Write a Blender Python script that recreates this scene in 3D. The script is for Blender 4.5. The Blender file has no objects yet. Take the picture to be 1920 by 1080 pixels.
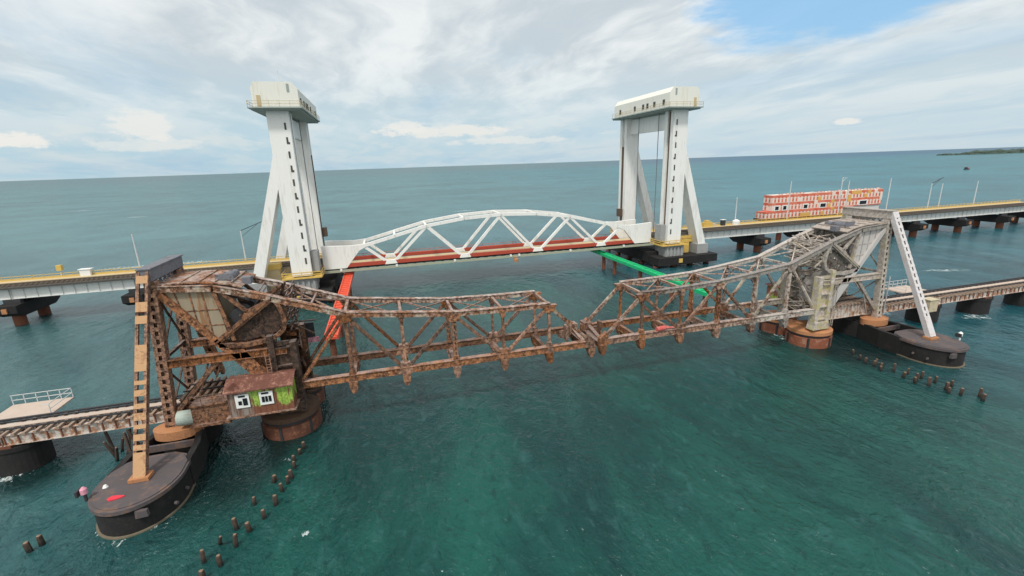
import bpy, bmesh, math, random
from mathutils import Vector, Matrix
R = math.radians
scene = bpy.context.scene
col = scene.collection

# ------------------------------------------------------------------ camera
yaw, pitch, roll = R(15.1915), R(15.2), R(1.9406)
Fv = Vector((math.sin(yaw)*math.cos(pitch), math.cos(yaw)*math.cos(pitch), -math.sin(pitch)))
R0 = Vector((math.cos(yaw), -math.sin(yaw), 0.0)); U0 = R0.cross(Fv)
Rv = R0*math.cos(roll) - U0*math.sin(roll); Uv = U0*math.cos(roll) + R0*math.sin(roll)
cam_d = bpy.data.cameras.new('camera'); cam = bpy.data.objects.new('camera', cam_d); col.objects.link(cam)
cam_d.sensor_width = 36; cam_d.lens = 855.95/1920*36; cam_d.clip_start = 0.5; cam_d.clip_end = 200000
Mx = Matrix((Rv, Uv, -Fv)).transposed().to_4x4(); Mx.translation = (10.785, -48.85, 26.70)
cam.matrix_world = Mx
scene.camera = cam

# ------------------------------------------------------------------ node helpers
class NT:
    def __init__(s, tree): s.t = tree; s.n = tree.nodes; s.l = tree.links
    def new(s, kind, **kw):
        n = s.n.new(kind)
        for k, v in kw.items(): setattr(n, k, v)
        return n
    def set(s, sock, v):
        if isinstance(v, bpy.types.NodeSocket): s.l.new(v, sock)
        elif isinstance(v, bpy.types.Node): s.l.new(v.outputs[0], sock)
        else:
            if isinstance(v, (tuple, list)) and len(v) == 3 and sock.type == 'RGBA': v = (*v, 1)
            sock.default_value = v
    def math(s, op, a, b=0.0, c=0.0, clamp=False):
        n = s.new('ShaderNodeMath', operation=op); n.use_clamp = clamp
        s.set(n.inputs[0], a); s.set(n.inputs[1], b); s.set(n.inputs[2], c); return n.outputs[0]
    def vmath(s, op, a, b=(0, 0, 0)):
        n = s.new('ShaderNodeVectorMath', operation=op); s.set(n.inputs[0], a); s.set(n.inputs[1], b)
        return n.outputs['Value'] if op in ('DOT_PRODUCT', 'LENGTH', 'DISTANCE') else n.outputs[0]
    def noise(s, vec, scale, detail=4, rough=.55, dist=0.0, lac=2.0):
        n = s.new('ShaderNodeTexNoise'); s.set(n.inputs['Vector'], vec)
        n.inputs['Scale'].default_value = scale; n.inputs['Detail'].default_value = detail
        n.inputs['Roughness'].default_value = rough; n.inputs['Distortion'].default_value = dist
        return n.outputs[0]
    def scale(s, vec, sc, rot=0.0):
        m = s.new('ShaderNodeMapping'); s.set(m.inputs[0], vec); m.inputs['Scale'].default_value = sc
        m.inputs['Rotation'].default_value = (0, 0, rot); return m.outputs[0]
    def ramp(s, f, a, b, smooth=True):
        n = s.new('ShaderNodeMapRange'); n.interpolation_type = 'SMOOTHSTEP' if smooth else 'LINEAR'
        s.set(n.inputs[0], f); s.set(n.inputs[1], a); s.set(n.inputs[2], b); return n.outputs[0]
    def mix(s, f, a, b):
        n = s.new('ShaderNodeMix', data_type='RGBA'); s.set(n.inputs[0], f); s.set(n.inputs[6], a); s.set(n.inputs[7], b)
        return n.outputs[2]
    def combine(s, x, y, z=0.0):
        n = s.new('ShaderNodeCombineXYZ'); s.set(n.inputs[0], x); s.set(n.inputs[1], y); s.set(n.inputs[2], z); return n.outputs[0]
    def sep(s, v):
        n = s.new('ShaderNodeSeparateXYZ'); s.set(n.inputs[0], v); return n.outputs

# ------------------------------------------------------------------ world
SUN_EL, SUN_AZ = R(58), R(212)          # azimuth clockwise from +Y; sun behind the camera, to the left
world = bpy.data.worlds.new('World'); scene.world = world; world.use_nodes = True
W = NT(world.node_tree); W.n.clear()
sky = W.new('ShaderNodeTexSky', sky_type='NISHITA'); sky.sun_disc = False
sky.sun_elevation = SUN_EL; sky.sun_rotation = SUN_AZ; sky.air_density = 1.3; sky.dust_density = 2.0
d = W.new('ShaderNodeTexCoord').outputs['Generated']
dx, dy, dz = W.sep(d)
el = W.math('MAXIMUM', dz, 0.0)
den = W.math('ADD', el, 0.10)
P = W.combine(W.math('DIVIDE', dx, den), W.math('DIVIDE', dy, den))
# high streaky cloud, streaks run toward azimuth ~20 deg
Ps = W.scale(P, (1.0, 0.42, 1.0), R(18))
warp = W.noise(P, 0.8, 3, .5)
Pw = W.vmath('ADD', Ps, W.combine(W.math('MULTIPLY', warp, .7), W.math('MULTIPLY', warp, .25)))
n1 = W.noise(Pw, 1.1, 7, .58, .1)
n2 = W.noise(Pw, 4.5, 6, .62, .15)
n3 = W.noise(P, .45, 3, .5)
cl = W.math('ADD', W.math('MULTIPLY', n1, .60), W.math('ADD', W.math('MULTIPLY', n2, .20), W.math('MULTIPLY', n3, .2)))
bright = W.ramp(cl, .42, .58)
cloud = W.mix(bright, (6.2, 6.9, 7.3), (9.3, 9.6, 9.5))
# lower sky: pale blue veil with faint bands
lowf = W.ramp(dz, .02, .22)
veil = W.mix(W.ramp(dx, -.3, .9), (5.0, 7.0, 8.1), (6.0, 7.5, 8.4))
veil = W.mix(W.math('MULTIPLY', bright, .55), veil, (7.2, 7.9, 8.2))
base = W.mix(lowf, veil, cloud)
# the rent in the cloud, upper right
azs = W.math('ARCTAN2', dx, dy)
ea = W.math('DIVIDE', W.math('SUBTRACT', azs, R(48.5)), R(13))
ee = W.math('DIVIDE', W.math('SUBTRACT', dz, math.sin(R(14.6))), R(5.0))
ee = W.math('SUBTRACT', ee, W.math('MULTIPLY', ea, .12))
nb = W.math('SUBTRACT', W.noise(W.combine(W.math('MULTIPLY', azs, 7.0), W.math('MULTIPLY', dz, 26.0)), 1.0, 7, .62, .2), .5)
bd = W.math('ADD', W.math('MULTIPLY', ea, ea), W.math('MULTIPLY', ee, ee))
hole = W.ramp(W.math('ADD', bd, W.math('MULTIPLY', nb, 1.5)), 1.15, .45)
blue = W.mix(W.ramp(dz, .1, .5), (3.3, 6.3, 9.3), (2.4, 5.1, 8.6))
base = W.mix(W.math('MULTIPLY', hole, .93), base, blue)
# thin blue showing low between veils
thin = W.math('MULTIPLY', W.ramp(W.noise(Pw, .7, 5, .6), .50, .66), W.math('MULTIPLY', W.ramp(dz, .30, .16), .5))
base = W.mix(thin, base, (4.1, 6.1, 7.8))
# low cumulus over the horizon
az = W.math('ARCTAN2', dx, dy)
cv = W.combine(W.math('MULTIPLY', az, 9.0), W.math('MULTIPLY', dz, 30.0))
cn = W.noise(cv, 1.0, 7, .6, .2)
band = W.math('MULTIPLY', W.ramp(dz, .018, .04), W.ramp(dz, .14, .06))
cum = W.math('MULTIPLY', W.ramp(cn, .53, .61), band)
cum = W.math('MULTIPLY', cum, W.ramp(az, .95, .35))
base = W.mix(W.math('MULTIPLY', cum, .3), base, (8.6, 8.6, 8.2))
def puff(azd, eld, wa, we, amt=1.0, col=(9.2, 9.1, 8.7)):
    global base
    a = W.math('DIVIDE', W.math('SUBTRACT', az, R(azd)), R(wa)); e = W.math('DIVIDE', W.math('SUBTRACT', dz, math.sin(R(eld))), R(we))
    r = W.math('ADD', W.math('MULTIPLY', a, a), W.math('MULTIPLY', W.math('MULTIPLY', e, e), 1.0))
    nn = W.noise(W.combine(W.math('MULTIPLY', az, 26.0), W.math('MULTIPLY', dz, 60.0)), 1.0, 6, .65)
    f = W.ramp(W.math('ADD', r, W.math('MULTIPLY', W.math('SUBTRACT', nn, .5), 3.6)), 1.0, .25)
    base = W.mix(W.math('MULTIPLY', f, amt), base, col)
puff(-30.5, 3.2, 3.6, .75)
puff(-21.5, 4.6, 3.0, 1.7, .75)
puff(-21.5, 3.0, 5.0, .8, .5)
puff(8, 4.0, 9, .75, .85, (9.0, 8.9, 8.5))
puff(3.5, 4.5, 3.0, .9, .8)
puff(15, 2.7, 8, .5, .5)
puff(50.5, 2.9, 1.6, .35, .8)
# brighter veil round the sun, behind the camera
SD = (math.sin(SUN_AZ)*math.cos(SUN_EL), math.cos(SUN_AZ)*math.cos(SUN_EL), math.sin(SUN_EL))
glow = W.math('POWER', W.math('MAXIMUM', W.vmath('DOT_PRODUCT', d, SD), 0.0), 3)
base = W.mix(glow, base, (15.0, 14.6, 13.6))
mixsky = W.mix(.12, base, sky.outputs[0])
# below the horizon: dull water colour for stray rays
mixsky = W.mix(W.ramp(dz, 0.0, -.02), mixsky, (1.2, 2.2, 2.3))
bg = W.new('ShaderNodeBackground'); W.set(bg.inputs[0], mixsky); bg.inputs[1].default_value = 0.1
out = W.new('ShaderNodeOutputWorld'); W.l.new(bg.outputs[0], out.inputs[0])

sl = bpy.data.lights.new('sun', 'SUN'); sl.energy = 2.6; sl.angle = R(8); sl.color = (1.0, .96, .88)
so = bpy.data.objects.new('sun', sl); col.objects.link(so)
so.rotation_euler = (-Vector(SD)).to_track_quat('-Z', 'Y').to_euler()
scene.view_settings.view_transform = 'Standard'; scene.view_settings.look = 'None'
scene.view_settings.gamma = 1; scene.view_settings.use_curve_mapping = False
scene.view_settings.exposure = 0.0

# ------------------------------------------------------------------ materials
def material(name):
    m = bpy.data.materials.new(name); m.use_nodes = True
    t = NT(m.node_tree); b = m.node_tree.nodes['Principled BSDF']
    pos = t.new('ShaderNodeNewGeometry')
    return m, t, b, pos.outputs['Position'], pos.outputs['Normal']
def bump(t, b, h, dist=.02, strength=1.0):
    n = t.new('ShaderNodeBump'); n.inputs['Distance'].default_value = dist; n.inputs['Strength'].default_value = strength
    t.set(n.inputs['Height'], h); t.l.new(n.outputs[0], b.inputs['Normal'])
def steel(name, shift=0.0, dark=1.0, green=0.0):
    """weathered bridge steel: rust toward the left leaf, old grey-cream paint toward the right"""
    m, t, b, pos, nor = material(name)
    px = t.sep(pos)[0]
    n1 = t.noise(pos, .55, 5, .6); n2 = t.noise(pos, 2.6, 5, .65); n3 = t.noise(pos, 7, 4, .6)
    rust = t.mix(t.ramp(n2, .36, .66), (.050*dark, .020*dark, .012*dark), (.32*dark, .145*dark, .074*dark))
    rust = t.mix(t.ramp(n3, .52, .72), rust, (.43*dark, .265*dark, .155*dark))
    paint = t.mix(t.ramp(n2, .35, .7), (.27*dark, .235*dark, .20*dark), (.48*dark, .43*dark, .40*dark))
    paint = t.mix(t.math('MULTIPLY', t.ramp(n1, .5, .7), .5), paint, (.38*dark, .33*dark, .17*dark))
    g = t.math('ADD', t.ramp(px, 42, 80, False), shift)
    f = t.ramp(t.math('ADD', t.math('MULTIPLY', t.math('SUBTRACT', n1, .5), 1.1), t.math('ADD', g, t.math('MULTIPLY', t.math('SUBTRACT', n2, .5), .9))), .30, .66)
    c = t.mix(f, rust, paint)
    if green: c = t.mix(t.math('MULTIPLY', t.ramp(t.noise(pos, 1.1, 4, .6), .47, .62), green), c, (.34, .30, .12))
    up = t.sep(nor)[2]
    c = t.mix(t.math('MULTIPLY', t.ramp(up, .55, .95), t.math('MULTIPLY', t.ramp(n1, .35, .6), .50)), c, (.33, .27, .26))
    oi = t.new('ShaderNodeObjectInfo'); hs = t.new('ShaderNodeHueSaturation'); t.set(hs.inputs['Color'], c)
    t.set(hs.inputs['Value'], t.math('ADD', .68, t.math('MULTIPLY', oi.outputs['Random'], .6))); t.set(hs.inputs['Saturation'], t.math('ADD', .75, t.math('MULTIPLY', t.math('FRACT', t.math('MULTIPLY', oi.outputs['Random'], 7.3)), .45)))
    t.set(b.inputs['Base Color'], hs.outputs[0]); b.inputs['Roughness'].default_value = .82
    bump(t, b, n3, .03); return m
def plain(name, c, rough=.6, var=.18, dirt=None, sc=1.2, dirtamt=.5, streak=False):
    m, t, b, pos, nor = material(name)
    v = t.scale(pos, (1, 1, .12)) if streak else pos
    n = t.noise(v, sc, 5, .65); n2 = t.noise(v, sc*5, 4, .6)
    cc = t.mix(n, tuple(x*(1-var) for x in c), tuple(min(1, x*(1+var)) for x in c))
    if dirt: cc = t.mix(t.math('MULTIPLY', t.ramp(t.math('ADD', t.math('MULTIPLY', n, .6), t.math('MULTIPLY', n2, .4)), .50, .62), dirtamt), cc, dirt)
    t.set(b.inputs['Base Color'], cc); b.inputs['Roughness'].default_value = rough
    bump(t, b, n2, .015); return m
M = {}
M['steel'] = steel('weathered_steel')
M['steel_pale'] = steel('weathered_steel_pale', .38)
M['steel_shaded'] = steel('weathered_steel_shaded', -.25, .30)  # darkened copy of the steel, shade of the inner parts put into its colour
M['steel_lichen'] = steel('weathered_steel_lichen', .12, 1.0, .7)
M['orange_tan'] = plain('tan_strut_primer', (.46, .27, .14), .8, .2, (.20, .09, .05), 1.1, .6)
M['white'] = plain('white_tower_paint', (.78, .78, .76), .5, .05, (.50, .47, .41), .7, .42, True)
M['cream'] = plain('cream_tower_head', (.72, .715, .66), .6, .06, (.52, .48, .36), .6, .35, True)
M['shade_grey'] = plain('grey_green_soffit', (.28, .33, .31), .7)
M['yellow'] = plain('yellow_walkway_paint', (.62, .42, .10), .6, .2, (.35, .24, .12), 2)
M['tan'] = plain('tan_dusty_walkway', (.52, .42, .25), .8, .2, (.30, .22, .14), 2)
M['red'] = plain('red_oxide_paint', (.38, .055, .03), .6, .25, (.20, .04, .03), 1.5)
M['olive'] = plain('pale_olive_steel', (.34, .36, .27), .6, .15)
M['black'] = plain('black_concrete', (.008, .0075, .008), .85, .4, (.026, .022, .020), .8, .5)
M['pierdeck'] = plain('pier_deck_concrete', (.085, .072, .076), .9, .4, (.17, .10, .07), .45, .8)
M['concrete'] = plain('grey_concrete', (.30, .31, .31), .85, .2, (.16, .15, .14), 1)
M['girder_white'] = plain('white_girder_paint', (.62, .63, .62), .6, .07, (.40, .36, .30), 1.4, .35)
M['pile_rust'] = plain('rusty_pile', (.16, .055, .028), .85, .4, (.05, .025, .02), 1.6, .8)
M['caisson'] = plain('rusty_caisson', (.22, .07, .035), .7, .4, (.40, .27, .2), .9, .5)
M['caisson_shaded'] = plain('shaded_rusty_caisson', (.12, .045, .026), .6, .5, (.30, .13, .07), .9, .7)  # left caisson, shade under the cabin put into the colour
M['cap_shaded'] = plain('shaded_caisson_cap', (.09, .05, .03), .9, .4, (.03, .02, .02), .9, .6)  # cap of the left caisson, darkened by painted-in shade
M['plinth'] = plain('orange_plinth', (.42, .19, .085), .85, .25, (.18, .09, .06), 1.5)
M['boom_red'] = plain('orange_red_boom_paint', (.68, .095, .045), .6, .2, (.30, .07, .045), 1.1, .8)
M['boom_green'] = plain('green_boom_paint', (.004, .45, .17), .6, .2, (.02, .20, .10), 1.1, .8)
M['dark'] = plain('dark_steel', (.03, .03, .034), .6, .3)
M['greyblue'] = plain('blue_grey_steel', (.15, .155, .18), .7, .35, (.07, .05, .045), 1.0, .8)
M['ballast'] = plain('dark_track', (.07, .062, .055), .9, .3)
m, t, b, pos, nor = material('wet_timber_pile')
n = t.noise(pos, 4, 4, .6); zz = t.sep(pos)[2]
c = t.mix(n, (.020, .014, .012), (.10, .062, .045))
c = t.mix(t.ramp(t.math('ADD', t.sep(nor)[2], t.math('MULTIPLY', n, .5)), .7, 1.1), c, (.20, .135, .085))
c = t.mix(t.ramp(zz, -.35, -.75), c, (.010, .012, .010))
t.set(b.inputs['Base Color'], c); b.inputs['Roughness'].default_value = .7; M['timber'] = m
M['sleeper'] = plain('sleeper_timber', (.30, .22, .17), .9, .4, (.12, .06, .04), 2)
M['plank'] = plain('bleached_planks', (.47, .38, .32), .9, .15)
M['mast'] = plain('galvanised_mast', (.55, .57, .58), .5, .08)
M['brownrail'] = plain('brown_guide_rail', (.10, .068, .045), .7, .3)
M['window'] = plain('dark_window_glass', (.012, .014, .016), .15, .1)
M['frame'] = plain('white_window_frame', (.74, .75, .74), .5, .05)
M['roofrust'] = plain('rusty_sheet_roof', (.13, .048, .032), .8, .5, (.34, .19, .14), 1.3, .7)
M['pink'] = plain('faded_pink_cloth', (.62, .28, .36), .8)
M['redcloth'] = plain('red_cloth', (.60, .03, .05), .7)
M['palebox'] = plain('pale_tan_box', (.50, .43, .30), .8, .15, (.20, .12, .07), 1.5)
M['redcloth_faded'] = plain('faded_red_cloth', (.50, .10, .09), .85, .2, (.40, .30, .26), 2, .5)
M['shade_deck'] = plain('dark_deck_steel', (.055, .055, .05), .85, .3)
M['pinkred'] = plain('faded_red_rail_paint', (.50, .20, .16), .7, .15)
M['dark_slot'] = plain('dark_slot', (.06, .06, .058), .8)
M['cw_left'] = plain('stained_counterweight_concrete', (.31, .255, .18), .85, .3, (.25, .12, .05), .75, .85, True)
M['cw_right'] = plain('pale_counterweight_concrete', (.47, .45, .44), .85, .15, (.33, .30, .24), .8, .45, True)
M['sleeper_dark'] = plain('dark_sleeper', (.10, .09, .075), .9, .3)
M['foliage'] = plain('far_coast_green', (.05, .075, .06), .95, .3)
# green cabin sheet, stained with rust
m, t, b, pos, nor = material('green_cabin_sheet')
s_ = t.scale(pos, (1, 1, .25)); n = t.noise(s_, 1.3, 5, .65); n2 = t.noise(pos, 5, 4, .6)
c = t.mix(t.ramp(n2, .3, .7), (.17, .28, .035), (.36, .50, .09))
zz = t.sep(pos)
stripe_n = t.noise(t.combine(zz[0], 0.0, t.math('MULTIPLY', zz[2], .08)), 1.5, 3, .6)
n = t.math('ADD', t.math('MULTIPLY', n, .45), t.math('MULTIPLY', stripe_n, .55))
edge = t.math('ADD', n, t.math('MULTIPLY', t.ramp(zz[2], 4.7, 3.4), .22))
c = t.mix(t.ramp(edge, .51, .56), c, t.mix(n2, (.10, .035, .02), (.26, .10, .055)))
left = t.ramp(t.math('ADD', zz[0], t.math('MULTIPLY', n2, .8)), -3.0, -3.9)
left = t.math('MULTIPLY', left, t.ramp(zz[0], 30, 20))
c = t.mix(left, c, t.mix(t.ramp(n, .45, .6), (.25, .215, .19), (.15, .07, .045)))
t.set(b.inputs['Base Color'], c); b.inputs['Roughness'].default_value = .7; M['green_cab'] = m
# girder of the old approach: pale paint over rust
m, t, b, pos, nor = material('old_girder_paint')
n = t.noise(pos, 1.6, 5, .65); n2 = t.noise(pos, 6, 4, .6)
c = t.mix(t.ramp(n, .44, .60), (.50, .45, .41), (.30, .15, .08))
c = t.mix(t.ramp(n2, .56, .7), c, (.60, .56, .53))
t.set(b.inputs['Base Color'], c); b.inputs['Roughness'].default_value = .85; M['old_girder'] = m
# red and white block cladding of the long building
m, t, b, pos, nor = material('red_white_block_cladding')
px, py, pz = t.sep(pos)
u = t.math('DIVIDE', t.math('ADD', px, py), 1.42); v = t.math('DIVIDE', t.math('SUBTRACT', pz, 6.95), 1.214)
cell = t.combine(t.math('FLOOR', u), t.math('FLOOR', v), 3.0)
wn = t.new('ShaderNodeTexWhiteNoise'); t.set(wn.inputs[0], cell)
fu = t.math('FRACT', u); fv = t.math('FRACT', v)
par = t.math('MODULO', t.math('ADD', t.math('FLOOR', v), 200), 2)
stripe = t.math('GREATER_THAN', fu, .52)
inner = t.math('GREATER_THAN', fv, .45)
isred = t.math('MAXIMUM', t.math('MULTIPLY', stripe, t.math('GREATER_THAN', fv, .12)), t.math('MULTIPLY', par, t.math('GREATER_THAN', fv, .35)))
isred = t.math('MULTIPLY', isred, t.math('GREATER_THAN', wn.outputs[0], .06))
c = t.mix(isred, (.70, .60, .54), t.mix(wn.outputs[0], (.52, .09, .05), (.62, .20, .13)))
yel = t.math('MULTIPLY', t.math('GREATER_THAN', wn.outputs[0], .93), 1.0)
c = t.mix(yel, c, (.62, .36, .10))
t.set(b.inputs['Base Color'], c); b.inputs['Roughness'].default_value = .7; M['redwhite'] = m
# sea
m, t, b, pos, nor = material('sea_water')
px, py, pz = t.sep(pos)
big = t.noise(t.scale(pos, (1, 1, 0)), .018, 4, .6, .3)
mid = t.noise(t.scale(pos, (1, .35, 0), R(12)), .09, 5, .6, .5)
clearc = t.mix(t.ramp(mid, .34, .68), (.003, .036, .034), (.008, .080, .064))
silt_sheen = t.mix(t.ramp(mid, .34, .68), (.018, .080, .086), (.050, .130, .132))  # brighter sky reflected at left, put into the colour along with silt
blueg = t.mix(t.ramp(mid, .34, .68), (.006, .062, .085), (.020, .120, .150))
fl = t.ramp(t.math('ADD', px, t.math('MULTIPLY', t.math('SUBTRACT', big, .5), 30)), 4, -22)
fr = t.ramp(t.math('ADD', t.math('ADD', px, t.math('MULTIPLY', py, .45)), t.math('MULTIPLY', t.math('SUBTRACT', big, .5), 40)), 58, 110)
c = t.mix(fl, clearc, silt_sheen); c = t.mix(fr, c, blueg)
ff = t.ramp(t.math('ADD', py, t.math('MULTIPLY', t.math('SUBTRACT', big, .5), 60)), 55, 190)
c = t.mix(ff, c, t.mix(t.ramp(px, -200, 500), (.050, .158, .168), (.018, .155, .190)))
c = t.mix(t.ramp(py, 900, 3500), c, t.mix(t.ramp(t.math('DIVIDE', px, py), .2, .9), (.055, .13, .15), (.010, .08, .16)))  # darker blue wave reflection at far right, put into the colour
# wind streaks darkening the body colour at several sizes
tb = t.noise(t.scale(pos, (1, .55, 0), R(-20)), .045, 8, .68, .6)
tb2 = t.noise(t.scale(pos, (.5, 1, 0), R(8)), .012, 6, .62, .4)
dkn = t.math('ADD', t.math('MULTIPLY', t.ramp(tb, .36, .62), .5), t.math('MULTIPLY', t.ramp(tb2, .36, .62), .5))
c = t.mix(t.math('SUBTRACT', .60, t.math('MULTIPLY', dkn, .62)), c, (.003, .030, .036))
# waves as bump, metres
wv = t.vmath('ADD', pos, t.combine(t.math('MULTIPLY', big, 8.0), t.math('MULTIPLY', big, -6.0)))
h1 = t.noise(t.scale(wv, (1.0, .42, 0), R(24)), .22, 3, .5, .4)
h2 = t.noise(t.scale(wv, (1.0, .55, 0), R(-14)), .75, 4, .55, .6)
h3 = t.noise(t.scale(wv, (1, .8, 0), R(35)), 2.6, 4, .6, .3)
crest_light = t.math('MULTIPLY', t.ramp(h2, .50, .70), t.ramp(h1, .40, .60))
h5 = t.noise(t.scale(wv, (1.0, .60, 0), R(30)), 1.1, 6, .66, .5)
crest_light = t.math('ADD', t.math('MULTIPLY', crest_light, .14), t.math('MULTIPLY', t.ramp(h5, .56, .72), .16))
c = t.mix(crest_light, c, (.075, .205, .205))  # bright wave facets painted into the colour
trough_shade = t.math('MULTIPLY', t.ramp(h5, .46, .32), .50)
c = t.mix(trough_shade, c, (.003, .024, .026))  # dark wave facets painted into the colour
gust = t.ramp(t.noise(pos, .045, 3, .5), .3, .7)
h0 = t.noise(t.scale(wv, (1.0, .5, 0), R(10)), .05, 3, .55, .3)
h1 = t.math('ADD', h1, t.math('MULTIPLY', h0, 3.0))
h = t.math('ADD', t.math('MULTIPLY', h1, .60), t.math('ADD', t.math('MULTIPLY', h2, .48), t.math('MULTIPLY', t.math('MULTIPLY', h3, .20), t.math('ADD', gust, .35))))
bump(t, b, h, 1.0)
# shade and dark reflections around piers and towers, painted into the water colour
def shade_patch(cx, cy, rx, ry, rot=0.0):
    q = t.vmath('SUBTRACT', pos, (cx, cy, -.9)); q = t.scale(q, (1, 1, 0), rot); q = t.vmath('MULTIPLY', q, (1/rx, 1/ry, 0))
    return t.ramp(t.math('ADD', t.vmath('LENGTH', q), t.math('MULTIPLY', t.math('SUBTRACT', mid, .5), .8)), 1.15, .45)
pier_shade = None
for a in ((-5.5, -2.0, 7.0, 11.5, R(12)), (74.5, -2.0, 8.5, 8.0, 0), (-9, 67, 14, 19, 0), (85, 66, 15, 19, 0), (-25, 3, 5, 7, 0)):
    sp = shade_patch(*a); pier_shade = sp if pier_shade is None else t.math('MAXIMUM', pier_shade, sp)
c = t.mix(t.math('MULTIPLY', pier_shade, .86), c, (.002, .012, .012))
# foam: behind the piers and scattered flecks
def spot(cx, cy, rx, ry, rot=0.0):
    q = t.vmath('SUBTRACT', pos, (cx, cy, -.9)); q = t.scale(q, (1, 1, 0), rot); q = t.vmath('MULTIPLY', q, (1/rx, 1/ry, 0))
    return t.ramp(t.vmath('LENGTH', q), 1.0, .15)
fs = None
for a in ((-27.5, .8, 4.5, 2.6, 0), (137, 25, 10, 2.2, R(20)), (92, 8, 7, 4, R(10)), (89, 2.5, 5, 3, 0), (-1.1, -4.7, .9, .7, 0), (2.3, -15.6, .7, .5, 0), (-60, 120, 40, 5, 0), (106, 1, 5, 3, 0), (-1, 4.5, 5.0, 6.5, 0), (70.5, 4.5, 5.0, 6.5, 0), (-11.6, -9.5, 4.6, 4.2, 0), (81.1, -9.5, 4.6, 4.2, 0), (-158, 336, 14, 5, 0), (-245, 445, 18, 5, 0), (60, 240, 14, 4, 0)):
    sp = spot(*a); fs = sp if fs is None else t.math('MAXIMUM', fs, sp)
fn = t.noise(t.scale(wv, (1, .6, 0), R(30)), 2.0, 6, .7, .8)
foam = t.ramp(t.math('ADD', fn, t.math('ADD', t.math('MULTIPLY', fs, .21), t.math('MULTIPLY', t.ramp(tb2, .5, .66), .035))), .695, .76)
c = t.mix(t.math('MULTIPLY', foam, .75), c, (.62, .68, .68))
bn = b.inputs['Normal'].links[0].from_socket
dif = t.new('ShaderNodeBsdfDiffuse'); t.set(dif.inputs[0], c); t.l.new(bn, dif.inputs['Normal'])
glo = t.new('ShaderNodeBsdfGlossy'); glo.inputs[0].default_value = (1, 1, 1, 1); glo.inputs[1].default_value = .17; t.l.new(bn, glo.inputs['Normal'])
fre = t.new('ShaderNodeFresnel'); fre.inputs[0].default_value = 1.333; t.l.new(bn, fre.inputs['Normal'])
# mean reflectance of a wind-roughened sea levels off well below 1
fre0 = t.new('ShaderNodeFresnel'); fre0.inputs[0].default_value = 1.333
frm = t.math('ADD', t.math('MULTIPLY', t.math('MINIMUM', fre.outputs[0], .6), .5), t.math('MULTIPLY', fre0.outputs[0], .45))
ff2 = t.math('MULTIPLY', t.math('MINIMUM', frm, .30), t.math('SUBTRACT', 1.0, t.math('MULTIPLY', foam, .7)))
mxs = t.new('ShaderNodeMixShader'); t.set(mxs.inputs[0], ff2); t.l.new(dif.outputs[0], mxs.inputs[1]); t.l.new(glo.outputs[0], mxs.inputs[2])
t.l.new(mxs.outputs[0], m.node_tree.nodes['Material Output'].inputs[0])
M['sea'] = m

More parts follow.
